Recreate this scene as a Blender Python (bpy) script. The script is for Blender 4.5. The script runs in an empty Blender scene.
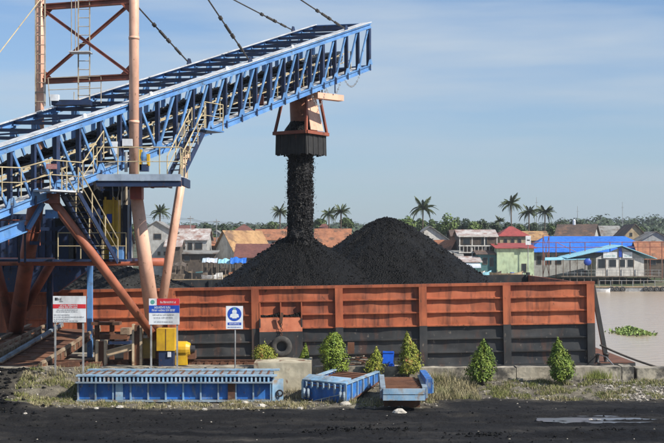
import bpy, math, random
from mathutils import Vector, Matrix, noise

random.seed(7)
R = math.radians
scene = bpy.context.scene
COL = scene.collection

# ------------------------------------------------------------------ camera
F, H0, CH = 1200.0, 248.0, 6.3          # focal length in px of a 664 px wide frame, horizon row, eye height
cam = bpy.data.cameras.new('camera')
cam.lens = 36.0 * F / 664.0
cam.sensor_width = 36.0
cam.shift_y = (H0 - 221.5) / 664.0
cam.clip_start = 0.5
cam.clip_end = 12000
camo = bpy.data.objects.new('camera', cam)
camo.location = (0, 0, CH)
camo.rotation_euler = (R(90), 0, 0)
COL.objects.link(camo)
scene.camera = camo

# ------------------------------------------------------------------ sky, sun, exposure
SUN_AZ, SUN_EL = R(60), R(40)           # azimuth measured from behind the camera towards the right
world = bpy.data.worlds.new('World')
scene.world = world
world.use_nodes = True
wn = world.node_tree
wn.nodes.clear()
sky = wn.nodes.new('ShaderNodeTexSky')
sky.sky_type = 'NISHITA'
sky.sun_disc = False
sky.sun_elevation = SUN_EL
sky.sun_rotation = R(180) - SUN_AZ
sky.altitude = 0
sky.air_density = 1.0
sky.dust_density = 0.3
sky.ozone_density = 3.0
hsv = wn.nodes.new('ShaderNodeHueSaturation')
hsv.inputs['Saturation'].default_value = 1.0
tc = wn.nodes.new('ShaderNodeTexCoord')
mp = wn.nodes.new('ShaderNodeMapping')
mp.inputs['Scale'].default_value = (2.6, 2.6, 22.0)
mp.inputs['Location'].default_value = (3.4, 0.4, 1.35)
cn = wn.nodes.new('ShaderNodeTexNoise')
cn.inputs['Scale'].default_value = 1.3
cn.inputs['Detail'].default_value = 4.0
cn.inputs['Roughness'].default_value = 0.5
cr = wn.nodes.new('ShaderNodeValToRGB')
cr.color_ramp.elements[0].position = 0.36
cr.color_ramp.elements[0].color = (0, 0, 0, 1)
cr.color_ramp.elements[1].position = 0.68
cr.color_ramp.elements[1].color = (0.75, 0.75, 0.75, 1)
cmx = wn.nodes.new('ShaderNodeMixRGB')
cmx.inputs['Color2'].default_value = (5.4, 6.1, 6.8, 1)
bg = wn.nodes.new('ShaderNodeBackground')
bg.inputs['Strength'].default_value = 0.089
out = wn.nodes.new('ShaderNodeOutputWorld')
L = wn.links.new
tint = wn.nodes.new('ShaderNodeMixRGB')
tint.blend_type = 'MULTIPLY'
tint.inputs['Fac'].default_value = 1.0
tint.inputs['Color2'].default_value = (0.88, 0.99, 1.14, 1)
L(sky.outputs[0], tint.inputs['Color1'])
L(tint.outputs[0], hsv.inputs['Color'])
L(tc.outputs['Generated'], mp.inputs[0])
L(mp.outputs[0], cn.inputs['Vector'])
L(cn.outputs['Fac'], cr.inputs[0])
L(cr.outputs[0], cmx.inputs['Fac'])
L(hsv.outputs[0], cmx.inputs['Color1'])
# pale air towards the horizon, all the way round
sep = wn.nodes.new('ShaderNodeSeparateXYZ')
L(tc.outputs['Generated'], sep.inputs[0])
ab = wn.nodes.new('ShaderNodeMath')
ab.operation = 'ABSOLUTE'
L(sep.outputs['Z'], ab.inputs[0])
mu = wn.nodes.new('ShaderNodeMath')
mu.operation = 'MULTIPLY'
mu.inputs[1].default_value = -1 / 0.125
L(ab.outputs[0], mu.inputs[0])
ex = wn.nodes.new('ShaderNodeMath')
ex.operation = 'EXPONENT'
L(mu.outputs[0], ex.inputs[0])
fa = wn.nodes.new('ShaderNodeMath')
fa.operation = 'MULTIPLY'
fa.inputs[1].default_value = 0.88
L(ex.outputs[0], fa.inputs[0])
veil = wn.nodes.new('ShaderNodeMixRGB')
veil.inputs['Color2'].default_value = (2.85, 3.6, 4.4, 1)
L(fa.outputs[0], veil.inputs['Fac'])
L(cmx.outputs[0], veil.inputs['Color1'])
L(veil.outputs[0], bg.inputs['Color'])
L(bg.outputs[0], out.inputs[0])

sl = bpy.data.lights.new('sun', 'SUN')
sl.energy = 5.0
sl.angle = R(0.55)
sl.color = (1.0, 0.94, 0.85)
so = bpy.data.objects.new('sun', sl)
sd = Vector((math.sin(SUN_AZ) * math.cos(SUN_EL), -math.cos(SUN_AZ) * math.cos(SUN_EL), math.sin(SUN_EL)))
so.rotation_euler = sd.to_track_quat('Z', 'Y').to_euler()
so.location = (40, -20, 60)
COL.objects.link(so)

scene.view_settings.view_transform = 'Standard'
scene.view_settings.look = 'None'
scene.view_settings.exposure = 0.42
scene.view_settings.gamma = 1.0
scene.view_settings.use_curve_mapping = False
scene.render.engine = 'CYCLES'
scene.cycles.use_denoising = True
scene.cycles.max_bounces = 5
scene.cycles.diffuse_bounces = 3
scene.cycles.glossy_bounces = 3
scene.cycles.volume_bounces = 0
scene.cycles.transparent_max_bounces = 8


# ------------------------------------------------------------------ helpers
def P(x, y, Y):
    """world point at depth Y that the photograph shows at pixel x, y"""
    return Vector(((x - 332.0) * Y / F, Y, CH - (y - H0) * Y / F))


def sstep(a, b, x):
    t = max(0.0, min(1.0, (x - a) / (b - a)))
    return t * t * (3 - 2 * t)


def fbm(x, y, z=0.0, oc=4):
    return noise.fractal(Vector((x, y, z)), 1.0, 2.0, oc)


class MB:
    def __init__(self):
        self.v = []
        self.f = []
        self.smooth = False

    def add(self, vs, fs):
        o = len(self.v)
        self.v += [Vector(p) for p in vs]
        self.f += [tuple(i + o for i in f) for f in fs]
        return self

    def beam(self, p0, p1, a, b, side=None):
        p0, p1 = Vector(p0), Vector(p1)
        z = (p1 - p0).normalized()
        if side is None:
            side = Vector((0, 0, 1)).cross(z)
            if side.length < 1e-3:
                side = Vector((1, 0, 0))
        x = Vector(side) - z * z.dot(Vector(side))
        x.normalize()
        y = z.cross(x)
        vs = []
        for p in (p0, p1):
            for sx, sy in ((-1, -1), (1, -1), (1, 1), (-1, 1)):
                vs.append(p + x * (sx * a / 2) + y * (sy * b / 2))
        return self.add(vs, [(3, 2, 1, 0), (4, 5, 6, 7), (0, 1, 5, 4), (1, 2, 6, 5), (2, 3, 7, 6), (3, 0, 4, 7)])

    def box(self, c, s):
        c = Vector(c)
        sx, sy, sz = s[0] / 2, s[1] / 2, s[2] / 2
        vs = [c + Vector((a * sx, b * sy, d * sz)) for d in (-1, 1) for a, b in ((-1, -1), (1, -1), (1, 1), (-1, 1))]
        return self.add(vs, [(3, 2, 1, 0), (4, 5, 6, 7), (0, 1, 5, 4), (1, 2, 6, 5), (2, 3, 7, 6), (3, 0, 4, 7)])

    def box2(self, lo, hi):
        lo, hi = Vector(lo), Vector(hi)
        return self.box((lo + hi) / 2, hi - lo)

    def ibeam(self, p0, p1, w, h, t, side=None):
        """two flanges and a web; w across the side axis, h the other way"""
        p0, p1 = Vector(p0), Vector(p1)
        z = (p1 - p0).normalized()
        if side is None:
            side = Vector((0, 0, 1)).cross(z)
            if side.length < 1e-3:
                side = Vector((1, 0, 0))
        x = (Vector(side) - z * z.dot(Vector(side))).normalized()
        y = z.cross(x)
        o = y * (h / 2 - t / 2)
        self.beam(p0 + o, p1 + o, w, t, x)
        self.beam(p0 - o, p1 - o, w, t, x)
        self.beam(p0, p1, t, h - 2 * t, x)
        return self

    def tube(self, p0, p1, r0, r1=None, n=10, caps=True):
        if r1 is None:
            r1 = r0
        p0, p1 = Vector(p0), Vector(p1)
        z = (p1 - p0).normalized()
        x = z.orthogonal().normalized()
        y = z.cross(x)
        vs = []
        for p, r in ((p0, r0), (p1, r1)):
            for k in range(n):
                a = 2 * math.pi * k / n
                vs.append(p + x * (r * math.cos(a)) + y * (r * math.sin(a)))
        fs = [(k, (k + 1) % n, n + (k + 1) % n, n + k) for k in range(n)]
        if caps:
            fs += [tuple(range(n - 1, -1, -1)), tuple(range(n, 2 * n))]
        return self.add(vs, fs)

    def path(self, pts, r, n=6):
        pts = [Vector(p) for p in pts]
        rr = r if isinstance(r, (list, tuple)) else [r] * len(pts)
        vs, fs = [], []
        x = None
        for i, p in enumerate(pts):
            z = (pts[min(i + 1, len(pts) - 1)] - pts[max(i - 1, 0)]).normalized()
            if x is None:
                x = z.orthogonal().normalized()
            else:
                x = (x - z * z.dot(x)).normalized()
            y = z.cross(x)
            for k in range(n):
                a = 2 * math.pi * k / n
                vs.append(p + x * (rr[i] * math.cos(a)) + y * (rr[i] * math.sin(a)))
        for i in range(len(pts) - 1):
            for k in range(n):
                fs.append((i * n + k, i * n + (k + 1) % n, (i + 1) * n + (k + 1) % n, (i + 1) * n + k))
        fs += [tuple(range(n - 1, -1, -1)), tuple(range((len(pts) - 1) * n, len(pts) * n))]
        return self.add(vs, fs)

    def lathe(self, c, prof, n=16, axis='Z'):
        c = Vector(c)
        vs, fs = [], []
        for r, h in prof:
            for k in range(n):
                a = 2 * math.pi * k / n
                q = (r * math.cos(a), r * math.sin(a), h)
                if axis == 'Y':
                    q = (q[0], q[2], q[1])
                if axis == 'X':
                    q = (q[2], q[0], q[1])
                vs.append(c + Vector(q))
        m = len(prof)
        for i in range(m - 1):
            for k in range(n):
                fs.append((i * n + k, i * n + (k + 1) % n, (i + 1) * n + (k + 1) % n, (i + 1) * n + k))
        return self.add(vs, fs)

    def torus(self, c, Rr, r, nu=20, nv=10, axis='Y', squash=1.0):
        c = Vector(c)
        vs, fs = [], []
        for i in range(nu):
            a = 2 * math.pi * i / nu
            for j in range(nv):
                b = 2 * math.pi * j / nv
                q = ((Rr + r * math.cos(b)) * math.cos(a), r * squash * math.sin(b), (Rr + r * math.cos(b)) * math.sin(a))
                if axis == 'X':
                    q = (q[1], q[0], q[2])
                if axis == 'Z':
                    q = (q[0], q[2], q[1])
                vs.append(c + Vector(q))
        for i in range(nu):
            for j in range(nv):
                fs.append((i * nv + j, i * nv + (j + 1) % nv, ((i + 1) % nu) * nv + (j + 1) % nv, ((i + 1) % nu) * nv + j))
        return self.add(vs, fs)

    def prism(self, poly, vec):
        """closed polygon (list of points) pushed along vec"""
        poly = [Vector(p) for p in poly]
        vec = Vector(vec)
        n = len(poly)
        vs = poly + [p + vec for p in poly]
        fs = [tuple(range(n - 1, -1, -1)), tuple(range(n, 2 * n))] + [(k, (k + 1) % n, n + (k + 1) % n, n + k) for k in range(n)]
        return self.add(vs, fs)

    def lump(self, c, s, rnd=0.3):
        c = Vector(c)
        vs = []
        for x, y, z in ((1, 0, 0), (-1, 0, 0), (0, 1, 0), (0, -1, 0), (0, 0, 1), (0, 0, -1)):
            k = 1 + random.uniform(-rnd, rnd)
            vs.append(c + Vector((x * s[0] * k + random.uniform(-1, 1) * s[0] * rnd, y * s[1] * k + random.uniform(-1, 1) * s[1] * rnd, z * s[2] * k)))
        return self.add(vs, [(0, 2, 4), (2, 1, 4), (1, 3, 4), (3, 0, 4), (2, 0, 5), (1, 2, 5), (3, 1, 5), (0, 3, 5)])

    def build(self, name, m, parent=None, label=None, cat=None, group=None, kind=None, local=False, smooth=False, fix=True):
        me = bpy.data.meshes.new(name)
        lo = Vector((min(p.x for p in self.v), min(p.y for p in self.v), min(p.z for p in self.v)))
        hi = Vector((max(p.x for p in self.v), max(p.y for p in self.v), max(p.z for p in self.v)))
        c = (lo + hi) / 2
        if parent is None:
            c.z = lo.z
        me.from_pydata([p - c for p in self.v], [], self.f)
        me.update()
        if fix:
            import bmesh
            bm = bmesh.new()
            bm.from_mesh(me)
            bmesh.ops.recalc_face_normals(bm, faces=bm.faces)
            bm.to_mesh(me)
            bm.free()
        if smooth:
            for p in me.polygons:
                p.use_smooth = True
        me.materials.append(m)
        o = bpy.data.objects.new(name, me)
        COL.objects.link(o)
        put(o, c, parent, local)
        tag(o, label, cat, group, kind)
        return o


WORLD_LOC = {}


def put(o, c, parent=None, local=False):
    """place o with its origin at world point c (or at c in its parent's own frame)"""
    if parent is not None:
        o.parent = parent
        if local:
            o.location = c
        else:
            o.location = Vector(c) - WORLD_LOC[parent.name]
    else:
        o.location = c
    WORLD_LOC[o.name] = Vector(c)


def tag(o, label=None, cat=None, group=None, kind=None):
    if label:
        o['label'] = label
    if cat:
        o['category'] = cat
    if group:
        o['group'] = group
    if kind:
        o['kind'] = kind
    return o


def thing(name, loc, label, cat, group=None, rot=(0, 0, 0)):
    o = bpy.data.objects.new(name, None)
    o.empty_display_size = 0.3
    COL.objects.link(o)
    o.location = loc
    o.rotation_euler = rot
    WORLD_LOC[o.name] = Vector(loc)
    return tag(o, label, cat, group)


def share(src, name, loc, parent, rot=None, scale=None):
    """another object on the same mesh, loc in the parent's frame"""
    o = bpy.data.objects.new(name, src.data)
    COL.objects.link(o)
    o.parent = parent
    o.location = loc
    if rot is not None:
        o.rotation_euler = rot
    if scale is not None:
        o.scale = scale
    WORLD_LOC[o.name] = Vector(loc)
    return o


MATS = {}


def mat(name, c1, c2=None, scale=2.0, lo=0.42, hi=0.62, rough=0.6, metal=0.0, bump=0.0, bscale=12.0, bdist=0.02,
        c3=None, s3=1.2, lo3=0.55, hi3=0.68, st3=(1, 1, 1), st=(1, 1, 1), island=0.0, spec=0.5, detail=6.0, obj=False, vor=False, r2=None, grime=0.6, gscale=1.7, fleck=None, ovar=0.0):
    m = bpy.data.materials.new(name)
    m.use_nodes = True
    nt = m.node_tree
    nt.nodes.clear()
    N = nt.nodes.new
    K = nt.links.new
    o = N('ShaderNodeOutputMaterial')
    b = N('ShaderNodeBsdfPrincipled')
    K(b.outputs[0], o.inputs[0])
    b.inputs['Roughness'].default_value = rough
    b.inputs['Metallic'].default_value = metal
    b.inputs['Specular IOR Level'].default_value = spec
    g = N('ShaderNodeNewGeometry')
    if obj:
        t = N('ShaderNodeTexCoord')
        pos = t.outputs['Object']
    else:
        pos = g.outputs['Position']

    def mapped(s):
        if s == (1, 1, 1):
            return pos
        q = N('ShaderNodeMapping')
        q.inputs['Scale'].default_value = s
        K(pos, q.inputs[0])
        return q.outputs[0]

    def noisemask(sc, l, h, s):
        n = N('ShaderNodeTexNoise')
        n.inputs['Scale'].default_value = sc
        n.inputs['Detail'].default_value = detail
        n.inputs['Roughness'].default_value = 0.6
        K(mapped(s), n.inputs['Vector'])
        r = N('ShaderNodeMapRange')
        r.inputs['From Min'].default_value = l
        r.inputs['From Max'].default_value = h
        K(n.outputs['Fac'], r.inputs['Value'])
        return r.outputs[0]
    cur = None
    if c2 is not None:
        x = N('ShaderNodeMixRGB')
        x.inputs['Color1'].default_value = (*c1, 1)
        x.inputs['Color2'].default_value = (*c2, 1)
        mk = noisemask(scale, lo, hi, st)
        K(mk, x.inputs['Fac'])
        cur = x.outputs[0]
        if r2 is not None:
            rr = N('ShaderNodeMapRange')
            rr.inputs['To Min'].default_value = rough
            rr.inputs['To Max'].default_value = r2
            K(mk, rr.inputs['Value'])
            K(rr.outputs[0], b.inputs['Roughness'])
    if c3 is not None:
        x = N('ShaderNodeMixRGB')
        if cur is None:
            x.inputs['Color1'].default_value = (*c1, 1)
        else:
            K(cur, x.inputs['Color1'])
        x.inputs['Color2'].default_value = (*c3, 1)
        K(noisemask(s3, lo3, hi3, st3), x.inputs['Fac'])
        cur = x.outputs[0]
    if island > 0:
        h = N('ShaderNodeHueSaturation')
        if cur is None:
            h.inputs['Color'].default_value = (*c1, 1)
        else:
            K(cur, h.inputs['Color'])
        r = N('ShaderNodeMapRange')
        r.inputs['To Min'].default_value = 1 - island
        r.inputs['To Max'].default_value = 1 + island
        K(g.outputs['Random Per Island'], r.inputs['Value'])
        K(r.outputs[0], h.inputs['Value'])
        cur = h.outputs[0]
    if grime > 0:
        x = N('ShaderNodeMixRGB')
        x.blend_type = 'MULTIPLY'
        if cur is None:
            x.inputs['Color1'].default_value = (*c1, 1)
        else:
            K(cur, x.inputs['Color1'])
        x.inputs['Color2'].default_value = (0.42, 0.38, 0.35, 1)
        gm_ = N('ShaderNodeMath')
        gm_.operation = 'MULTIPLY'
        gm_.inputs[1].default_value = grime
        K(noisemask(gscale, 0.44, 0.72, (1, 1, 0.45)), gm_.inputs[0])
        K(gm_.outputs[0], x.inputs['Fac'])
        cur = x.outputs[0]
        if fleck is not None:
            x = N('ShaderNodeMixRGB')
            K(cur, x.inputs['Color1'])
            x.inputs['Color2'].default_value = (*fleck, 1)
            K(noisemask(gscale * 4.5, 0.63, 0.70, (1, 1, 0.7)), x.inputs['Fac'])
            cur = x.outputs[0]
    if ovar > 0 and cur is not None:
        oi = N('ShaderNodeObjectInfo')
        r = N('ShaderNodeMapRange')
        r.inputs['To Min'].default_value = 1 - ovar
        r.inputs['To Max'].default_value = 1 + ovar
        K(oi.outputs['Random'], r.inputs['Value'])
        h = N('ShaderNodeHueSaturation')
        K(cur, h.inputs['Color'])
        K(r.outputs[0], h.inputs['Value'])
        cur = h.outputs[0]
    if cur is None:
        b.inputs['Base Color'].default_value = (*c1, 1)
    else:
        K(cur, b.inputs['Base Color'])
    if bump > 0:
        if vor:
            n = N('ShaderNodeTexVoronoi')
            n.inputs['Scale'].default_value = bscale
            ho = n.outputs['Distance']
        else:
            n = N('ShaderNodeTexNoise')
            n.inputs['Scale'].default_value = bscale
            n.inputs['Detail'].default_value = 5
            ho = n.outputs['Fac']
        K(pos, n.inputs['Vector'])
        u = N('ShaderNodeBump')
        u.inputs['Strength'].default_value = bump
        u.inputs['Distance'].default_value = bdist
        K(ho, u.inputs['Height'])
        K(u.outputs[0], b.inputs['Normal'])
    MATS[name] = m
    return m


RUST = (0.11, 0.04, 0.018)
# steel and paint
M_BLUE = mat('blue_paint', (0.085, 0.215, 0.46), (0.13, 0.27, 0.49), 1.3, fleck=RUST, ovar=0.15, rough=0.45, c3=(0.07, 0.06, 0.05), s3=2.6, lo3=0.60, hi3=0.74, bump=0.15, bscale=9)
M_NAVY = mat('navy_steel', (0.013, 0.026, 0.070), (0.018, 0.038, 0.098), 1.2, fleck=RUST, rough=0.5, c3=(0.02, 0.018, 0.016), s3=2.5, lo3=0.55, hi3=0.7)
M_PALE = mat('pale_grey_plate', (0.60, 0.62, 0.64), (0.44, 0.46, 0.48), 1.5, fleck=RUST, rough=0.55, c3=(0.10, 0.10, 0.10), s3=3.5, lo3=0.58, hi3=0.75)
M_SALMON = mat('salmon_paint', (0.78, 0.46, 0.325), (0.72, 0.41, 0.285), 0.8, fleck=(0.3, 0.16, 0.1), rough=0.5, c3=(0.20, 0.09, 0.05), s3=1.7, lo3=0.64, hi3=0.80, st3=(1, 1, 0.35), bump=0.06, bscale=5)
M_OXIDE_SHADE = mat('red_oxide_and_shaded_salmon', (0.30, 0.085, 0.045), (0.22, 0.06, 0.035), 1.0, rough=0.55, c3=(0.10, 0.04, 0.025), s3=1.6, lo3=0.55, hi3=0.72)  # own colour of the red parts; on the far legs, salmon in shade
M_CREAM = mat('cream_handrail_paint', (0.52, 0.43, 0.26), (0.40, 0.32, 0.19), 2.0, rough=0.5, c3=(0.16, 0.08, 0.04), s3=4, lo3=0.62, hi3=0.75)
M_YELLOW = mat('yellow_paint', (0.66, 0.40, 0.015), (0.52, 0.30, 0.02), 1.6, rough=0.45, c3=(0.12, 0.07, 0.03), s3=3.2, lo3=0.62, hi3=0.76)
M_BLACK = mat('black_rubber', (0.012, 0.012, 0.013), (0.022, 0.021, 0.02), 2.5, rough=0.75)
M_CABLE = mat('galvanised_cable', (0.075, 0.07, 0.065), (0.04, 0.035, 0.03), 6, rough=0.6)
M_WHITE = mat('white_enamel', (0.74, 0.76, 0.78), (0.64, 0.67, 0.69), 3.0, rough=0.4)
M_REDP = mat('red_print', (0.60, 0.03, 0.04), rough=0.45)
M_BLUEP = mat('blue_print', (0.015, 0.07, 0.42), rough=0.45)
M_GREYP = mat('grey_print', (0.28, 0.29, 0.31), rough=0.5)
M_DARKP = mat('dark_print', (0.03, 0.03, 0.035), rough=0.5)
M_TEALP = mat('teal_print', (0.10, 0.32, 0.28), rough=0.5)
M_GALV = mat('galvanised_post', (0.33, 0.34, 0.34), (0.22, 0.22, 0.22), 3, rough=0.5)
M_CREAMS = mat('cream_weathered_steel', (0.33, 0.26, 0.18), (0.22, 0.15, 0.10), 1.6, rough=0.7, c3=RUST, s3=2.0, lo3=0.50, hi3=0.66)
M_RUST = mat('rusty_steel', (0.15, 0.062, 0.032), (0.085, 0.04, 0.024), 1.4, rough=0.8, c3=(0.22, 0.13, 0.08), s3=2.6, lo3=0.58, hi3=0.75, bump=0.25, bscale=7)
M_RUSTD = mat('rusty_deck_plate', (0.19, 0.085, 0.045), (0.12, 0.055, 0.033), 0.9, rough=0.85, c3=(0.30, 0.23, 0.17), s3=1.5, lo3=0.57, hi3=0.75, bump=0.2, bscale=8)
M_RED = mat('barge_red_paint', (0.45, 0.128, 0.052), (0.35, 0.090, 0.038), 0.55, fleck=RUST, ovar=0.14, rough=0.65, c3=(0.10, 0.034, 0.02), s3=2.2, lo3=0.49, hi3=0.72, st3=(1.6, 1, 0.16), grime=0.9, gscale=0.8, bump=0.12, bscale=3.0, bdist=0.04)
M_HULL = mat('barge_black_paint', (0.020, 0.023, 0.026), (0.045, 0.046, 0.046), 0.7, rough=0.6, ovar=0.25, fleck=(0.14, 0.12, 0.10), c3=(0.085, 0.042, 0.028), s3=1.8, lo3=0.54, hi3=0.74, st3=(1.4, 1, 0.3), gscale=1.1, bump=0.15, bscale=3.0, bdist=0.04)
M_RAMPB = mat('ramp_blue_paint', (0.025, 0.14, 0.46), (0.04, 0.19, 0.55), 1.8, fleck=RUST, ovar=0.15, rough=0.5, grime=0.9, c3=(0.26, 0.30, 0.34), s3=2.6, lo3=0.55, hi3=0.70, st3=(1.6, 1, 0.7), bump=0.15, bscale=8)
M_RAMPL = mat('ramp_pale_blue_paint', (0.20, 0.36, 0.52), (0.34, 0.44, 0.52), 1.8, fleck=RUST, rough=0.55, c3=(0.30, 0.24, 0.18), s3=2.4, lo3=0.54, hi3=0.68, bump=0.15, bscale=8, grime=0.9)
M_RAMPG = mat('ramp_worn_grey_blue', (0.26, 0.34, 0.41), (0.20, 0.24, 0.27), 2.0, fleck=RUST, rough=0.65, c3=(0.20, 0.12, 0.07), s3=3.0, lo3=0.55, hi3=0.72)
M_CONC = mat('old_concrete', (0.40, 0.36, 0.28), (0.24, 0.215, 0.17), 1.1, rough=0.9, c3=(0.06, 0.057, 0.052), s3=1.3, lo3=0.48, hi3=0.62, bump=0.5, bscale=6, bdist=0.04)
M_CONCR = mat('rust_streaked_concrete', (0.50, 0.45, 0.33), (0.36, 0.32, 0.23), 1.2, rough=0.9, c3=(0.15, 0.07, 0.04), s3=1.3, lo3=0.58, hi3=0.64, st3=(1.5, 1, 0.5), bump=0.35, bscale=6, bdist=0.03)
M_COAL = mat('coal', (0.0035, 0.0035, 0.0038), (0.008, 0.0078, 0.0078), 7.0, rough=0.6, c3=(0.014, 0.0137, 0.013), s3=0.55, lo3=0.52, hi3=0.75, bump=1.0, bscale=12.0, bdist=0.09, vor=True, spec=0.16)
M_COALD = mat('dusty_coal', (0.022, 0.0215, 0.021), (0.036, 0.035, 0.033), 3.0, rough=0.85, bump=0.7, bscale=4.0, bdist=0.08, vor=True, spec=0.2)
M_LUMP = mat('falling_coal_lumps', (0.012, 0.012, 0.013), (0.022, 0.021, 0.021), 8.0, rough=0.6, island=0.5, spec=0.25)
M_STONE = mat('pale_stone', (0.50, 0.47, 0.41), (0.38, 0.35, 0.30), 5, rough=0.9, bump=0.3, bscale=14)
M_TYRE = mat('worn_tyre_rubber', (0.045, 0.044, 0.042), (0.075, 0.07, 0.064), 5, rough=0.85)
M_GLASS = mat('dark_window_glass', (0.02, 0.025, 0.03), rough=0.12, spec=0.6)

# ------------------------------------------------------------------ ground of the coal yard
BX, BY, BTILT = 0.42, 62.5, -0.0165          # barge reference point and trim


def soil_mask(x, y):
    n = 0.55 * fbm(x * 0.55, y * 0.9, 3.0) + 0.25 * fbm(x * 2.3, y * 3.1, 9.0)
    left = sstep(46.7, 47.7, y + n)
    right = sstep(48.9, 50.4, y + n)
    k = sstep(3.2, 5.0, x)
    m = left * (1 - k) + right * k
    m *= 1 - 0.75 * sstep(-12.4, -13.8, x + 0.8 * n)
    return m


def shade_damp_mask(x, y):  # off-frame shadow bands painted in at right, plus other damp coal patches
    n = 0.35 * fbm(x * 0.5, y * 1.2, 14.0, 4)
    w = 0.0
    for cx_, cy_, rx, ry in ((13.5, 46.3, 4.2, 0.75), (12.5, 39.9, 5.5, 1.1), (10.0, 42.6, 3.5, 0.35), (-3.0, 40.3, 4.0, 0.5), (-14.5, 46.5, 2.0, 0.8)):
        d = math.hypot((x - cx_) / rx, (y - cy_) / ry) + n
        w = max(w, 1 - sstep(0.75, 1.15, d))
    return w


def gz(x, y):
    z = 0.05 * fbm(x * 0.10, y * 0.55, 1.0, 3) + 0.05 * fbm(x * 0.7, y * 1.3, 5.0, 4)
    for yt_ in (42.6, 44.3):                       # wheel ruts along the yard
        c_ = yt_ + 0.35 * math.sin(x * 0.13 + 0.6) + 0.015 * x
        z -= 0.09 * math.exp(-((y - c_) / 0.16) ** 2)
        z += 0.06 * math.exp(-((abs(y - c_) - 0.34) / 0.13) ** 2)
    k = sstep(-4.5, -2.0, x)
    z += k * 0.38 * sstep(50.2, 52.8, y)
    kl = 1 - k
    lm = sstep(-9.6, -11.2, x)
    z += kl * (lm * 0.97 * sstep(47.9, 52.4, y) + (1 - lm) * 0.95 * sstep(51.0, 52.9, y))
    z += 0.75 * math.exp(-((x + 14.2) / 2.2) ** 2 - ((y - 40.3) / 1.7) ** 2) * (1 + 0.4 * fbm(x * 1.1, y * 1.1, 2.0))
    z += 0.28 * math.exp(-((x + 13.6) / 1.8) ** 2 - ((y - 47.2) / 0.9) ** 2)
    z += 0.12 * math.exp(-((x - 12.6) / 2.6) ** 2 - ((y - 46.3) / 0.5) ** 2)
    z += 0.14 * math.exp(-((x - 12.0) / 3.6) ** 2 - ((y - 40.5) / 0.7) ** 2)
    rough = 0.6 * soil_mask(x, y) + 0.4
    if y < 47:
        for cx_, cy_, rx, ry, hh in ((1.1, 40.6, 2.2, .5, .16), (8.5, 40.3, 2.6, .5, .13), (-6.5, 40.2, 3.0, .45, .12), (4.8, 44.9, 2.4, .35, .07), (-3.0, 44.6, 2.6, .4, .07), (-10.5, 43.6, 2.0, .5, .12), (-13.8, 44.6, 1.8, .9, .28)):
            e = math.exp(-((x - cx_) / rx) ** 2 - ((y - cy_) / ry) ** 2)
            if e > .02:
                z += hh * e * (0.7 + 1.3 * abs(fbm(x * 2.2, y * 2.6, 17.0, 3)))
    if 36 < y < 54 and abs(x) < 18:
        z += 0.065 * (0.35 + 0.65 * max(rough, sstep(-0.1, 0.5, fbm(x * 0.25, y * 0.5, 21.0, 2)))) * fbm(x * 2.6, y * 2.6, 8.0, 4)
        z += 0.03 * max(0.0, fbm(x * 0.5, y * 6.0, 2.0, 2)) * (1 - soil_mask(x, y))
    return z


def axis_lines(inner0, inner1, step, outs):
    xs = []
    x = inner0
    while x < inner1 + 1e-6:
        xs.append(x)
        x += step
    lo = [inner0 - o for o in outs]
    hi = [xs[-1] + o for o in outs]
    return sorted(lo) + xs + hi


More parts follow.
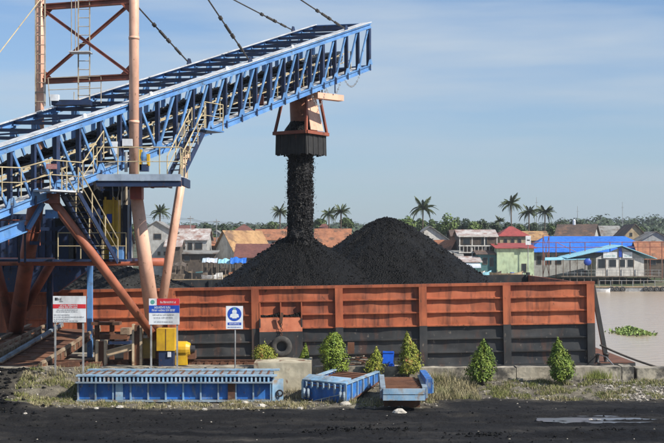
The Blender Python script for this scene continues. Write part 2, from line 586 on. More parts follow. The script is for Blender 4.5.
def ground():
    xs = axis_lines(-17.0, 17.0, 0.13, (0.6, 1.6, 4, 9, 20, 45, 90))
    ys = [-90, -60, -30, -10, 5, 15, 24, 30, 33.5, 35.5]
    y = 36.6
    while y < 53.42:
        ys.append(y)
        y += 0.12
    ys.append(53.48)
    vs, fs, soil, shade_damp = [], [], [], []
    for y in ys:
        for x in xs:
            vs.append((x, y, gz(x, y)))
            soil.append(soil_mask(x, y))
            shade_damp.append(shade_damp_mask(x, y))
    n = len(xs)
    for j in range(len(ys) - 1):
        for i in range(n - 1):
            fs.append((j * n + i, j * n + i + 1, (j + 1) * n + i + 1, (j + 1) * n + i))
    me = bpy.data.meshes.new('ground')
    me.from_pydata(vs, [], fs)
    at = me.attributes.new('soil', 'FLOAT', 'POINT')
    at.data.foreach_set('value', soil)
    at = me.attributes.new('shade_damp', 'FLOAT', 'POINT')
    at.data.foreach_set('value', shade_damp)
    for p in me.polygons:
        p.use_smooth = True
    m = bpy.data.materials.new('coal_dust_yard')
    m.use_nodes = True
    nt = m.node_tree
    b = nt.nodes['Principled BSDF']
    N, K = nt.nodes.new, nt.links.new
    g = N('ShaderNodeNewGeometry')

    def noi(sc, det, st=(1, 1, 1)):
        q = N('ShaderNodeMapping')
        q.inputs['Scale'].default_value = st
        K(g.outputs['Position'], q.inputs[0])
        t = N('ShaderNodeTexNoise')
        t.inputs['Scale'].default_value = sc
        t.inputs['Detail'].default_value = det
        t.inputs['Roughness'].default_value = 0.65
        K(q.outputs[0], t.inputs['Vector'])
        return t.outputs['Fac']

    def ramp(src, stops):
        r = N('ShaderNodeValToRGB')
        e = r.color_ramp.elements
        e[0].position, e[0].color = stops[0][0], (*stops[0][1], 1)
        e[1].position, e[1].color = stops[-1][0], (*stops[-1][1], 1)
        for p, c in stops[1:-1]:
            k = e.new(p)
            k.color = (*c, 1)
        K(src, r.inputs[0])
        return r.outputs[0]
    coal = ramp(noi(0.5, 9, (0.5, 1.6, 1)), [(0.30, (0.006, 0.006, 0.007)), (0.50, (0.014, 0.0137, 0.0142)), (0.64, (0.030, 0.028, 0.026)), (0.76, (0.075, 0.067, 0.057))])
    soilc = ramp(noi(1.6, 9), [(0.30, (0.05, 0.046, 0.042)), (0.50, (0.13, 0.115, 0.09)), (0.66, (0.22, 0.20, 0.15)), (0.78, (0.34, 0.31, 0.26))])
    a = N('ShaderNodeAttribute')
    a.attribute_name = 'soil'
    x = N('ShaderNodeMixRGB')
    K(a.outputs['Fac'], x.inputs['Fac'])
    K(coal, x.inputs['Color1'])
    K(soilc, x.inputs['Color2'])
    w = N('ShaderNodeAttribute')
    w.attribute_name = 'shade_damp'
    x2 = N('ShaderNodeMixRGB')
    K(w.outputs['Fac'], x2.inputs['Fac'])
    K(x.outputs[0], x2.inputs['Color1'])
    x2.inputs['Color2'].default_value = (0.006, 0.006, 0.007, 1)  # painted shadow bands and damp both darken the base colour
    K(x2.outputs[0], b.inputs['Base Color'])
    b.inputs['Roughness'].default_value = 0.82
    b.inputs['Specular IOR Level'].default_value = 0.15
    bu = N('ShaderNodeBump')
    bu.inputs['Strength'].default_value = 0.8
    bu.inputs['Distance'].default_value = 0.12
    K(noi(6.0, 8), bu.inputs['Height'])
    K(bu.outputs[0], b.inputs['Normal'])
    me.materials.append(m)
    o = bpy.data.objects.new('ground', me)
    COL.objects.link(o)
    tag(o, 'dark coal-dusted yard in front of the quay', 'ground', None, 'structure')


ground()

# puddle on the yard
mb = MB()
cx, cy = P(592, 421, 0).x, 0
pc = Vector((260 * 43.6 / F, 43.75, 0))
ring = []
for k in range(56):
    a = 2 * math.pi * k / 56
    n1 = 1 + 0.35 * fbm(math.cos(a) * 1.7, math.sin(a) * 1.7, 4.0) + 0.12 * fbm(math.cos(a) * 6, math.sin(a) * 6, 1.0)
    ring.append(Vector((pc.x + 2.1 * n1 * math.cos(a), pc.y + 1.15 * n1 * math.sin(a), 0)))
zs = [gz(p.x, p.y) for p in ring]
zp = sorted(zs)[int(len(zs) * 0.62)] + 0.012
for p in ring:
    p.z = zp
mb.add([Vector((pc.x, pc.y, zp))] + ring, [(0, k + 1, (k + 1) % 56 + 1) for k in range(56)])
M_PUD = mat('muddy_puddle_water', (0.10, 0.105, 0.115), rough=0.34, bump=0.5, bscale=5, spec=0.8, grime=0)
mb.build('puddle', M_PUD, label='shallow pale puddle on the dark coal yard', cat='puddle', kind='structure')

# ------------------------------------------------------------------ river, far bank, hills
M_WATER = bpy.data.materials.new('muddy_river_water')
M_WATER.use_nodes = True
nt = M_WATER.node_tree
b = nt.nodes['Principled BSDF']
b.inputs['Base Color'].default_value = (0.40, 0.325, 0.24, 1)
b.inputs['Roughness'].default_value = 0.2
b.inputs['IOR'].default_value = 1.33
g = nt.nodes.new('ShaderNodeNewGeometry')
q = nt.nodes.new('ShaderNodeMapping')
q.inputs['Scale'].default_value = (0.35, 0.7, 1)
n1 = nt.nodes.new('ShaderNodeTexNoise')
n1.inputs['Scale'].default_value = 1.6
n1.inputs['Detail'].default_value = 6
bu = nt.nodes.new('ShaderNodeBump')
bu.inputs['Strength'].default_value = 0.4
bu.inputs['Distance'].default_value = 0.45
nt.links.new(g.outputs['Position'], q.inputs[0])
nt.links.new(q.outputs[0], n1.inputs['Vector'])
nt.links.new(n1.outputs['Fac'], bu.inputs['Height'])
nt.links.new(bu.outputs[0], b.inputs['Normal'])
WZ = -2.0
mb = MB()
mb.add([(-900, 53.0, WZ), (900, 53.0, WZ), (900, 240, WZ), (-900, 240, WZ)], [(0, 1, 2, 3)])
mb.build('river_water', M_WATER, kind='structure', label='muddy grey-brown river beyond the barge', cat='water')

M_BANK = mat('muddy_bank_earth', (0.11, 0.10, 0.065), (0.15, 0.135, 0.09), 0.4, rough=0.95, c3=(0.05, 0.07, 0.028), s3=0.12, lo3=0.40, hi3=0.52, bump=0.3, bscale=2)
mb = MB()
xs = [-1400, -900, -500] + [-200 + 5 * k for k in range(81)] + [500, 900, 1400]
prof = [(233, -2.3), (236, -1.3), (240, -0.5), (250, 0.2), (300, 0.6), (420, 2.0), (600, 6.0), (800, 12.0), (1000, 16.0), (1600, 18), (2300, 18)]
for y, z in prof:
    for x in xs:
        mb.v.append(Vector((x, y + (2.5 * fbm(x * 0.06, 0, 2.0) if y < 260 else 0), z + (0.25 * fbm(x * 0.12, y * 0.12) if y < 400 else 0))))
n = len(xs)
for j in range(len(prof) - 1):
    for i in range(n - 1):
        mb.f.append((j * n + i, j * n + i + 1, (j + 1) * n + i + 1, (j + 1) * n + i))
mb.build('far_bank_terrain', M_BANK, kind='structure', label='low muddy far bank and land behind it', cat='terrain', smooth=True, fix=False)


# ------------------------------------------------------------------ foliage builders
def leaf_cloud(mb, blobs, n, size, flat=0.0):
    """small leaf quads on and inside a set of ellipsoids (centre, radii)"""
    wts = [b[1][0] * b[1][2] for b in blobs]
    for _ in range(n):
        c, r = random.choices(blobs, wts)[0]
        d = Vector((random.gauss(0, 1), random.gauss(0, 1), random.gauss(0, 1))).normalized()
        k = random.uniform(0.45, 1.0) ** 0.5 * random.uniform(0.9, 1.08)
        p = Vector(c) + Vector((d.x * r[0] * k, d.y * r[1] * k, d.z * r[2] * k))
        nrm = (d + Vector((random.gauss(0, .5), random.gauss(0, .5), random.gauss(0, .5) + 0.35))).normalized()
        t = nrm.orthogonal().normalized()
        t = Matrix.Rotation(random.uniform(0, 6.28), 3, nrm) @ t
        u = nrm.cross(t)
        s = size * random.uniform(0.6, 1.35)
        mb.add([p - t * s, p + u * s * 0.55, p + t * s, p - u * s * 0.55], [(0, 1, 2, 3)])


def leaf_mat(name, c1, c2, sc, isl=0.35, c3=None, s3=1.0):
    m = mat(name, c1, c2, sc, lo=0.35, hi=0.65, rough=0.6, island=isl, spec=0.25, grime=0.0, c3=c3, s3=s3, lo3=0.55, hi3=0.7)
    return m


M_BARK = mat('grey_brown_bark', (0.12, 0.09, 0.065), (0.08, 0.06, 0.045), 3, rough=0.95)
M_TREE = leaf_mat('broadleaf_foliage', (0.055, 0.085, 0.03), (0.085, 0.12, 0.04), 0.35)
M_TREEL = leaf_mat('bright_broadleaf_foliage', (0.10, 0.15, 0.04), (0.13, 0.18, 0.05), 0.35)
M_TREED = leaf_mat('dark_broadleaf_foliage', (0.032, 0.052, 0.028), (0.055, 0.075, 0.036), 0.35)
M_PALMF = leaf_mat('palm_frond_green', (0.05, 0.075, 0.03), (0.10, 0.115, 0.045), 0.5, 0.3)
M_SHRUB = leaf_mat('shrub_leaves', (0.10, 0.16, 0.022), (0.20, 0.245, 0.03), 3.0, 0.5)
M_SHRUBY = leaf_mat('yellow_green_shrub_leaves', (0.14, 0.185, 0.022), (0.26, 0.25, 0.04), 3.0, 0.5, c3=(0.26, 0.10, 0.04), s3=2.4)
M_SHRUBD = leaf_mat('dark_green_shrub_leaves', (0.065, 0.12, 0.02), (0.17, 0.215, 0.03), 3.0, 0.5)


def tree(x, y_top, w_px, Y, base_z, m, label, ratio=0.75, n=900, group='trees on the far bank', name='broadleaf_tree'):
    top = P(x, y_top, Y)
    w = w_px * Y / F
    hgt = top.z - base_z
    root = thing(name, (top.x, Y, base_z), label, 'tree', group)
    ch = min(hgt * 0.8, w * ratio * 1.2)
    cz = top.z - ch / 2
    blobs = []
    for k in range(9):
        a = random.uniform(0, 6.28)
        rr = random.uniform(0.1, 0.33) * w
        blobs.append(((top.x + rr * math.cos(a), Y + rr * math.sin(a), cz + random.uniform(-0.28, 0.2) * ch), (w * random.uniform(.16, .26), w * random.uniform(.16, .26), ch * random.uniform(.16, .28))))
    blobs.append(((top.x, Y, top.z - ch * 0.25), (w * 0.22, w * 0.22, ch * 0.25)))
    c = MB()
    leaf_cloud(c, blobs, n, 0.34)
    c.build('crown', m, root, fix=False)
    t = MB()
    t.path([(top.x, Y, base_z - 0.3), (top.x + 0.2, Y, base_z + hgt * 0.35), (top.x, Y, cz)], [0.28, 0.2, 0.1])
    for bb in blobs[:5]:
        t.path([(top.x + .1, Y, base_z + hgt * 0.4), Vector(bb[0])], [0.12, 0.04])
    t.build('trunk', M_BARK, root, smooth=True)
    return root


def frond_mesh(length, droop, seed):
    random.seed(seed)
    mb = MB()
    pts = []
    for i in range(11):
        t = i / 10
        pts.append(Vector((length * (t - 0.12 * t * t), 0, length * (0.42 * t - droop * t * t))))
    mb.path(pts, [0.018 - 0.0015 * i for i in range(11)], 4)
    for i in range(1, 11):
        for sgn in (-1, 1):
            for q in (0.0, 0.25, 0.5, 0.75):
                if i == 10 and q:
                    continue
                p = pts[i] if not q else pts[i].lerp(pts[i + 1], q)
                ll = length * 0.25 * math.sin(math.pi * min(0.97, (i + q) / 10 * 0.85 + 0.12)) * random.uniform(.8, 1.1)
                tip = p + Vector((ll * 0.45, sgn * ll * 0.62, -ll * random.uniform(.35, .75)))
                wv = Vector((0.020, 0, 0.004))
                mb.add([p - wv, p + wv, tip], [(0, 1, 2)])
    return mb


FRONDS = []


def palm(x, y_top, w_px, Y, base_z, label, lean=0.3):
    top = P(x, y_top, Y)
    Lf = w_px * Y / F * 0.61 * random.uniform(.9, 1.1)
    hub = Vector((top.x, Y, top.z - 0.30 * Lf))
    root = thing('coconut_palm', (top.x - lean, Y, base_z), label, 'palm tree', 'palms on the far bank')
    hgt = hub.z - base_z
    t = MB()
    pts = [Vector((top.x - lean * (1 - k / 6) ** 1.6, Y, base_z - 0.3 + (hgt + 0.3) * k / 6)) for k in range(7)]
    t.path(pts, [0.24, 0.2, 0.18, 0.17, 0.16, 0.15, 0.17], 7)
    t.build('trunk', M_BARK, root, smooth=True)
    base = None
    nf = 30
    for k in range(nf):
        seed = k % 3
        rk = k * 2.399 + random.uniform(-.2, .2)
        if len(FRONDS) < 3:
            f = frond_mesh(1.0, (0.62, 1.0, 0.35)[len(FRONDS)], 40 + len(FRONDS))
            # frond base at its mesh origin
            me = bpy.data.meshes.new('frond')
            me.from_pydata(f.v, [], f.f)
            me.materials.append(M_PALMF)
            FRONDS.append(me)
        o = bpy.data.objects.new('frond', FRONDS[k % len(FRONDS)])
        COL.objects.link(o)
        o.parent = root
        o.location = hub - Vector((top.x - lean, Y, base_z))
        tilt = -random.uniform(-0.55, 0.6) if k % 3 != 2 else -random.uniform(0.1, 1.0)
        o.rotation_euler = (0, tilt, rk)
        s = Lf * random.uniform(0.85, 1.12)
        o.scale = (s, s, s)
    random.seed(int(x * 13))
    return root


def shrub(x, y_top, w_px, y_base, Y, m, label, n=2600, shape='cone', size=0.05):
    top = P(x, y_top, Y)
    bz = P(x, y_base, Y).z
    w = w_px * Y / F
    h = top.z - bz
    root = thing('clipped_shrub', (top.x, Y, bz), label, 'shrub', 'shrubs along the quay wall')
    c = MB()
    for _ in range(int(n * 1.8)):
        t = random.random() ** 0.85
        t = 0.10 + 0.90 * t
        if shape == 'cone':
            prof = min(1.0, (t / 0.28) ** 0.6) if t < 0.28 else (1 - ((t - 0.28) / 0.72) ** 1.25) ** 0.85
        else:
            prof = math.sqrt(max(0.0, 1 - ((t - 0.42) / 0.58) ** 2))
        a = random.uniform(0, 6.283)
        if fbm(math.cos(a) * 2.4 + x * 3, math.sin(a) * 2.4, t * 7.0, 2) < -0.28:
            continue
        lump = 1 + 0.36 * fbm(math.cos(a) * 1.9 + x, math.sin(a) * 1.9, t * 5.0, 4)
        r = w / 2 * prof * lump * random.uniform(0.4, 1.0) ** 0.6 * (1.0 if random.random() < .93 else random.uniform(1.02, 1.22))
        wob = 0.07 * w * math.sin(t * 4.2 + x)
        p = Vector((top.x + wob + r * math.cos(a), Y + r * math.sin(a), bz + h * t + random.gauss(0, 0.05)))
        d = Vector((math.cos(a), math.sin(a), 0.6))
        nrm = (d + Vector((random.gauss(0, .45), random.gauss(0, .45), random.gauss(0, .4)))).normalized()
        tt = Matrix.Rotation(random.uniform(0, 6.28), 3, nrm) @ nrm.orthogonal().normalized()
        u = nrm.cross(tt)
        s = size * random.uniform(0.55, 1.25)
        c.add([p - tt * s, p + u * s * .5, p + tt * s, p - u * s * .5], [(0, 1, 2, 3)])
    c.build('foliage', m, root, fix=False)
    s = MB()
    for k in range(4):
        a = k * 1.7
        s.path([(top.x, Y, bz - 0.15), (top.x + 0.1 * math.cos(a), Y + 0.1 * math.sin(a), bz + h * 0.3), (top.x + 0.16 * w * math.cos(a), Y + 0.16 * w * math.sin(a), bz + h * 0.7)], [0.035, 0.025, 0.01], 5)
    s.build('stem', M_BARK, root)
    return root


#--SECTION:QUAY--
# ------------------------------------------------------------------ quay wall and deck
def rough_block(x0, x1, y0, y1, z0, z1, nx, seed, amp=0.03):
    """concrete body with an uneven front face and top"""
    mb = MB()
    nz = max(2, int((z1 - z0) / 0.2))
    ny = 3
    grid = {}

    def vert(key, p):
        if key not in grid:
            q = Vector(p)
            q.y += amp * fbm(q.x * 1.7, q.z * 1.7, seed)
            q.z += amp * 0.8 * fbm(q.x * 1.3 + 7, q.y * 2.0, seed)
            grid[key] = len(mb.v)
            mb.v.append(q)
        return grid[key]
    for i in range(nx):
        for k in range(nz):
            ids = []
            for a, c in ((0, 0), (1, 0), (1, 1), (0, 1)):
                ids.append(vert(('f', i + a, k + c), (x0 + (x1 - x0) * (i + a) / nx, y0, z0 + (z1 - z0) * (k + c) / nz)))
            mb.f.append(tuple(ids))
        for j in range(ny):
            ids = []
            for a, c in ((0, 0), (1, 0), (1, 1), (0, 1)):
                key = ('f', i + a, nz) if j + c == 0 else ('t', i + a, j + c)
                ids.append(vert(key, (x0 + (x1 - x0) * (i + a) / nx, y0 + (y1 - y0) * (j + c) / ny, z1)))
            mb.f.append(tuple(ids))
        ids = [vert(('t', i, ny), None), vert(('t', i + 1, ny), None), vert(('b', i + 1), (x0 + (x1 - x0) * (i + 1) / nx, y1, z0)), vert(('b', i), (x0 + (x1 - x0) * i / nx, y1, z0))]
        mb.f.append(tuple(ids))
    # ends
    for i in (0, nx):
        ids = [vert(('f', i, k), None) for k in range(nz + 1)] + [vert(('t', i, j), None) for j in range(1, ny + 1)] + [vert(('b', i), None)]
        mb.f.append(tuple(ids))
    return mb


wall = thing('quay_wall', (6, 53.8, -2.5), 'low stained concrete quay wall running behind the grass and shrubs', 'wall')
segs = [(-60, -22), (-22, -3.4), (-0.85, 3.1), (3.13, 8.2), (8.23, 12.9), (12.93, 13.45), (13.6, 17.4), (17.43, 60)]
for i, (a, c) in enumerate(segs):
    top = 0.99 + (0.03 * ((i * 7) % 3 - 1))
    rough_block(a, c, 53.45, 54.25, -2.6, top, max(4, int(min(40, (c - a) * 5))), i * 3.1, 0.045).build('wall_section', M_CONC, wall)
blk = rough_block(-3.36, -0.9, 51.6, 54.2, -0.3, 1.36, 16, 4.2, 0.02)
blk.build('concrete_block', M_CONCR, label='cream concrete block with brown rust stains between the blue ramps', cat='concrete block')

mb = MB()
mb.box2((-60, 54.27, 0.55), (-3.4, 56.3, 0.985))
mb.box2((-60, 56.3, 0.55), (-11.6, 61.2, 0.975))
mb.build('quay_deck', M_CONC, kind='structure', label='concrete quay deck under the conveyor', cat='pavement')
for i, (px, py) in enumerate([(-4.2, 55.9), (-8, 55.9), (-12, 55.9), (-12.2, 60.5), (-16, 60.5), (-20, 60.5)]):
    MB().tube((px, py, -3.2), (px, py, 0.56), 0.25, n=12).build('quay_pile', M_CONC, label='round concrete pile holding up the quay deck', cat='pile', group='piles under the quay deck', smooth=True)

# crane rail with clips on the deck
rail = thing('crane_rail', (-9, 54.9, 0.99), 'rusty crane rail with clips along the quay edge', 'rail')
mb = MB()
mb.box2((-16, 54.72, 0.99), (-3.5, 54.98, 1.04)).box2((-16, 54.82, 1.04), (-3.5, 54.88, 1.16)).box2((-16, 54.79, 1.16), (-3.5, 54.91, 1.20))
mb.build('rail_section', M_RUST, rail)
src = None
for k in range(34):
    x = -15.8 + 0.36 * k
    if src is None:
        src = MB().prism([(x - .1, 54.66, 0.99), (x + .1, 54.66, 0.99), (x + .06, 54.66, 1.13), (x - .06, 54.66, 1.13)], (0, 0.12, 0)).build('rail_clip', M_RUST, rail)
        base = src.location.copy()
    else:
        share(src, 'rail_clip', base + Vector((0.36 * k, 0, 0)), rail)

# ------------------------------------------------------------------ barge
barge = thing('coal_barge', (BX, BY, 0.1), 'long coal barge with orange-red side boards above a black lower band', 'barge', rot=(0, BTILT, 0))
BAY, NB0, NB1, CRS, BW = 4.354, -8, 3, 0.695, 20.0
TOPZ = 6 * CRS
mb = MB()
x1, x0 = 15.3, -37.0
mb.prism([(x0, -0.35, 0), (x1, -0.35, 0), (x1, -0.35, -0.5), (x1 - 3.5, -0.35, -2.9), (x0, -0.35, -2.9)], (0, BW + 0.7, 0))
mb.build('hull', M_HULL, barge, local=True)
mb = MB()
mb.box2((13.25, -0.33, 0.004), (15.28, BW + 0.33, 0.03))
mb.build('deck_plate', M_RUST, barge, local=True)
mb = MB()
mb.box2((x0, 0.05, 0.003), (13.1, BW - 0.05, 0.05))
mb.build('hold_floor', M_COALD, barge, local=True)


def dented_plate(w, h, seed):
    nx, nz = 22, 5
    mb = MB()
    for k in range(nz + 1):
        for i in range(nx + 1):
            x, z = w * i / nx, h * k / nz
            e = min(1, 4 * i / nx, 4 * (nx - i) / nx)
            y = 0.06 * e * fbm(x * 0.9 + seed * 11, z * 1.3, seed, 3) - 0.05 * (1 - k / nz) ** 1.5
            mb.v.append(Vector((x, y, z)))
    for k in range(nz):
        for i in range(nx):
            a = k * (nx + 1) + i
            mb.f.append((a, a + 1, a + nx + 2, a + nx + 1))
    me = bpy.data.meshes.new('side_plate')
    me.from_pydata(mb.v, [], mb.f)
    for p in me.polygons:
        p.use_smooth = True
    return me


PLATES = {}
for kind, m in (('r', M_RED), ('k', M_HULL)):
    for s in range(4):
        me = dented_plate(BAY, CRS, s + (5 if kind == 'k' else 0))
        me.materials.append(m)
        PLATES[kind, s] = me
rib_m, sta = {}, {}
for n in range(NB0, NB1):
    for c in range(6):
        kind = 'r' if c >= 3 else 'k'
        o = bpy.data.objects.new('side_plate', PLATES[kind, (n * 3 + c) % 4])
        COL.objects.link(o)
        o.parent = barge
        o.location = (n * BAY, 0.0, c * CRS)
    for c in range(0, 6):
        kind = 'r' if c >= 3 else 'k'
        if kind not in rib_m:
            r = MB().prism([(0.2, -0.16, -0.035), (0.2, 0.02, -0.055), (0.2, 0.02, 0.05), (0.2, -0.16, 0.03)], (BAY - 0.4, 0, 0))
            rib_m[kind] = r.build('side_rib', M_RED if kind == 'r' else M_HULL, barge, local=True)
            r0 = rib_m[kind].location.copy()
            rib_m[kind].location = r0 + Vector((n * BAY, 0, c * CRS))
        else:
            share(rib_m[kind], 'side_rib', r0 + Vector((n * BAY, 0, c * CRS)), barge)
for n in range(NB0, NB1 + 1):
    for kind in ('k', 'r'):
        z0, z1 = (0, 3 * CRS) if kind == 'k' else (3 * CRS + 0.002, TOPZ - 0.06)
        w = 0.20
        if kind not in sta:
            s = MB().box2((-w, -0.24, z0), (w, 0.06, z1))
            sta[kind] = s.build('stanchion', M_RED if kind == 'r' else M_HULL, barge, local=True)
            sta[kind + '0'] = sta[kind].location.copy()
            sta[kind].location = sta[kind + '0'] + Vector((n * BAY, 0, 0))
        else:
            share(sta[kind], 'stanchion', sta[kind + '0'] + Vector((n * BAY, 0, 0)), barge)
mb = MB()
mb.box2((x0, -0.20, TOPZ - 0.055), (13.3, 0.10, TOPZ + 0.09))
mb.build('top_rail', M_RED, barge, local=True)
# inner lining, far side and end boards, all blackened by coal
mb = MB().box2((x0, 0.07, 0.05), (13.05, 0.10, TOPZ - 0.06))
mb.build('inner_lining', M_HULL, barge, local=True)
mb = MB().box2((x0, BW - 0.05, 0), (13.1, BW + 0.05, TOPZ))
for n in range(NB0, NB1 + 1):
    mb.box2((n * BAY - .12, BW - 0.2, 0.05), (n * BAY + .12, BW - 0.051, TOPZ - .02))
mb.build('far_side_board', M_HULL, barge, local=True)
mb = MB().box2((13.1, 0.07, 0), (13.2, BW + 0.05, TOPZ - 0.06))
mb.build('end_board', M_RED, barge, local=True)
for k, yy in enumerate((0.25, 5.0, 10.0, 15.0, 19.6)):
    MB().beam((13.28, yy, TOPZ - 0.15), (13.95, yy, 0.03), 0.22, 0.22, (0, 1, 0)).build('end_strut', M_HULL, barge, local=True)
    MB().beam((13.24, yy + .5, TOPZ - 0.1), (13.24, yy + .5, 0.03), 0.16, 0.16, (0, 1, 0)).build('end_post', M_RED if k == 0 else M_HULL, barge, local=True)
for bx, by in ((13.36, -0.1), (13.9, 0.12), (14.3, 9.0), (14.3, 9.7)):
    MB().lathe((bx, by, 0.03), [(0.0, 0.46), (0.16, 0.45), (0.165, 0.38), (0.12, 0.36), (0.12, 0.02), (0.2, 0.0)], 14).build('bollard', M_HULL, barge, local=True, smooth=True)
# rubbing plate with two coal-filled pockets
fx0, fx1 = -BAY + 0.21, -1.92
mb = MB().prism([(fx0, -0.22, 2.62), (fx0, -0.42, 1.92), (fx0, -0.38, 1.92), (fx0, -0.18, 2.62)], (fx1 - fx0, 0, 0))
M_FEND = mat('scraped_orange_paint', (0.50, 0.17, 0.085), (0.40, 0.11, 0.05), 1.1, rough=0.7, c3=(0.13, 0.05, 0.03), s3=1.5, lo3=0.58, hi3=0.76, st3=(1.3, 1, 0.6))
fp = mb.build('sloping_fender_plate', M_FEND, barge, local=True)
MB().box2((fx0, -0.42, 0.15), (fx1, -0.36, 1.918)).build('rubbing_plate', M_HULL, barge, local=True)
for xx in (fx0 + 0.03, (fx0 + fx1) / 2, fx1 - 0.03):
    MB().box2((xx - 0.03, -0.26, 2.6), (xx + 0.03, 0.0, 3.42)).build('pocket_divider', M_RED, barge, local=True)
    MB().box2((xx - 0.03, -0.36, 0.15), (xx + 0.03, -0.165, 2.58)).build('fender_web', M_HULL, barge, local=True)
MB().box2((fx0, -0.2, 2.62), (fx1, -0.02, 2.66)).build('pocket_floor', M_RED, barge, local=True)
for xa, xb in ((fx0 + 0.08, (fx0 + fx1) / 2 - .05), ((fx0 + fx1) / 2 + .05, fx1 - 0.08)):
    mb = MB()
    poly = [(xa, -0.21, 2.67), (xb, -0.21, 2.67), (xb, -0.21, 2.92), (xb - .25, -0.21, 2.84), (xa + .3, -0.21, 2.76), (xa, -0.21, 2.80)]
    mb.prism(poly, (0, 0.19, 0))
    mb.build('coal_residue', M_COAL, barge, local=True)

# tyre fender hanging on the barge side
ty = P(281.5, 346.5, 62.0)
tyre = thing('tyre_fender', (ty.x, ty.y, ty.z - 0.55), 'large worn black tyre hung against the barge side', 'tyre')
mb = MB().lathe(ty, [(0.27, -0.13), (0.33, -0.17), (0.46, -0.17), (0.54, -0.11), (0.55, 0.0), (0.54, 0.10), (0.46, 0.16), (0.33, 0.16), (0.27, 0.12), (0.25, 0.0), (0.27, -0.13)], 28, 'Y')
tb = mb.build('tyre', M_TYRE, tyre, smooth=True)
for k in range(26):
    a = 2 * math.pi * k / 26
    pass
mb = MB()
ring = [ty + Vector((0.0, -0.02, 0.5 + 0.13 * k)) for k in range(8)]
for k, p in enumerate(ring):
    mb.torus(p, 0.055, 0.018, 8, 5, 'Y' if k % 2 else 'X')
mb.build('chain', M_RUST, tyre)
MB().beam(ty + Vector((-.03, -.03, 1.2)), ty + Vector((0.03, -.02, 1.75)), 0.14, 0.08, (1, 0, 0)).build('chain_bracket', M_RUST, tyre)


# ------------------------------------------------------------------ coal in the barge
def pile(name, label, cx, cy, zt, slope, rad, rnd, seed, m, amp=0.10, ymin=62.78, floor=0.3, xs=1.0):
    na, nr = 220, 100
    mb = MB()
    mb.v.append(Vector((cx, cy, zt)))
    for j in range(1, nr + 1):
        r = rad * (j / nr) ** 0.9
        for i in range(na):
            a = 2 * math.pi * i / na
            k = 1 + 0.05 * fbm(math.cos(a) * 1.3, math.sin(a) * 1.3, seed)
            x, y = cx + xs * r * math.cos(a), cy + r * math.sin(a)
            z = zt - slope * k * (math.sqrt(r * r + rnd * rnd) - rnd)
            z += amp * fbm(x * 0.5, y * 0.5, seed, 3) * min(1, r / 1.2) + amp * 0.55 * fbm(x * 2.6, y * 2.6, seed + 4, 4) + amp * 0.35 * fbm(x * 7, y * 7, seed + 2, 2)
            z -= 0.16 * max(0.0, fbm(math.cos(a) * 5.5 + seed, math.sin(a) * 5.5, r * 0.25, 3)) * min(1, r / 2.0)
            if j == nr:
                z = floor
            z = max(z, floor - 0.05)
            y = max(ymin, min(82.2, y))
            mb.v.append(Vector((x, y, z)))
    for i in range(na):
        mb.f.append((0, 1 + i, 1 + (i + 1) % na))
    for j in range(nr - 1):
        for i in range(na):
            a, b2 = 1 + j * na + i, 1 + j * na + (i + 1) % na
            mb.f.append((a, a + na, b2 + na, b2))
    rnd_ = random.Random(int(seed * 10))
    nv = len(mb.v)
    for _ in range(6000):
        q = mb.v[rnd_.randrange(60, nv - na)]
        if q.y < ymin + .1:
            continue
        sz = rnd_.uniform(.018, .05) if rnd_.random() < .97 else rnd_.uniform(.05, .10)
        mb.lump(q + Vector((rnd_.uniform(-.08, .08), rnd_.uniform(-.08, .08), sz * .2)), (sz * 1.1, sz, sz), .4)
    ng = na * nr
    o = mb.build(name, m, label=label, cat='coal pile', smooth=False, fix=False)
    for p in o.data.polygons[:ng]:
        p.use_smooth = True
    return o


pile('coal_pile', 'taller rounded black coal heap right of the falling coal', 3.32, 72.5, 8.12, 0.735, 9.4, 1.0, 2.0, M_COAL)
pile('coal_pile', 'lower black coal heap directly under the falling coal', -1.85, 68.2, 7.15, 0.74, 9.2, 0.7, 8.0, M_COAL)
pile('coal_pile', 'low dusty grey coal heap behind the salmon legs', -13.2, 71.0, 5.35, 0.34, 8.0, 0.9, 5.0, M_COALD, xs=1.0)
pile('coal_pile', 'shallow spread of coal in the right end of the barge', 9.0, 72.0, 3.4, 0.22, 8.6, 1.0, 6.0, M_COALD, xs=0.42)

# falling coal
SX, SY = -1.78, 67.5
mb = MB()
random.seed(21)
z = 11.9
nseg, na = 60, 20
for j in range(nseg + 1):
    zz = 11.9 - (11.9 - 5.9) * j / nseg
    for i in range(na):
        a = 2 * math.pi * i / na
        r = 0.58 + 0.16 * fbm(math.cos(a) * 2.2, math.sin(a) * 2.2, zz * 1.2, 4) + 0.05 * fbm(0, 3, zz * 1.1) + 0.05 * (11.9 - zz) / 5.5
        mb.v.append(Vector((SX + r * math.cos(a), SY + r * math.sin(a), zz)))
for j in range(nseg):
    for i in range(na):
        mb.f.append((j * na + i, j * na + (i + 1) % na, (j + 1) * na + (i + 1) % na, (j + 1) * na + i))
for _ in range(7500):
    a = random.uniform(0, 6.283)
    zz = random.uniform(6.2, 11.7)
    r = 0.52 + 0.22 * random.random() + 0.06 * fbm(math.cos(a) * 2, math.sin(a) * 2, zz)
    s = random.uniform(0.012, 0.055)
    mb.lump((SX + r * math.cos(a), SY + r * math.sin(a), zz), (s, s, s * random.uniform(0.9, 2.0)), 0.4)
for _ in range(700):
    a = random.uniform(0, 6.283)
    r = 0.70 + abs(random.gauss(0, .12))
    s = random.uniform(0.010, 0.03)
    mb.lump((SX + r * math.cos(a), SY + r * math.sin(a), random.uniform(6.5, 11.4)), (s, s, s), 0.4)
for _ in range(2200):
    a = random.uniform(0, 6.283)
    zz = 6.3 + 5.0 * random.random() ** 1.8
    r = 0.62 + abs(random.gauss(0, .10 + .06 * (11.5 - zz) / 3))
    s = random.uniform(0.006, 0.018)
    mb.lump((SX + r * math.cos(a), SY + r * math.sin(a), zz), (s, s, s * 1.4), 0.4)
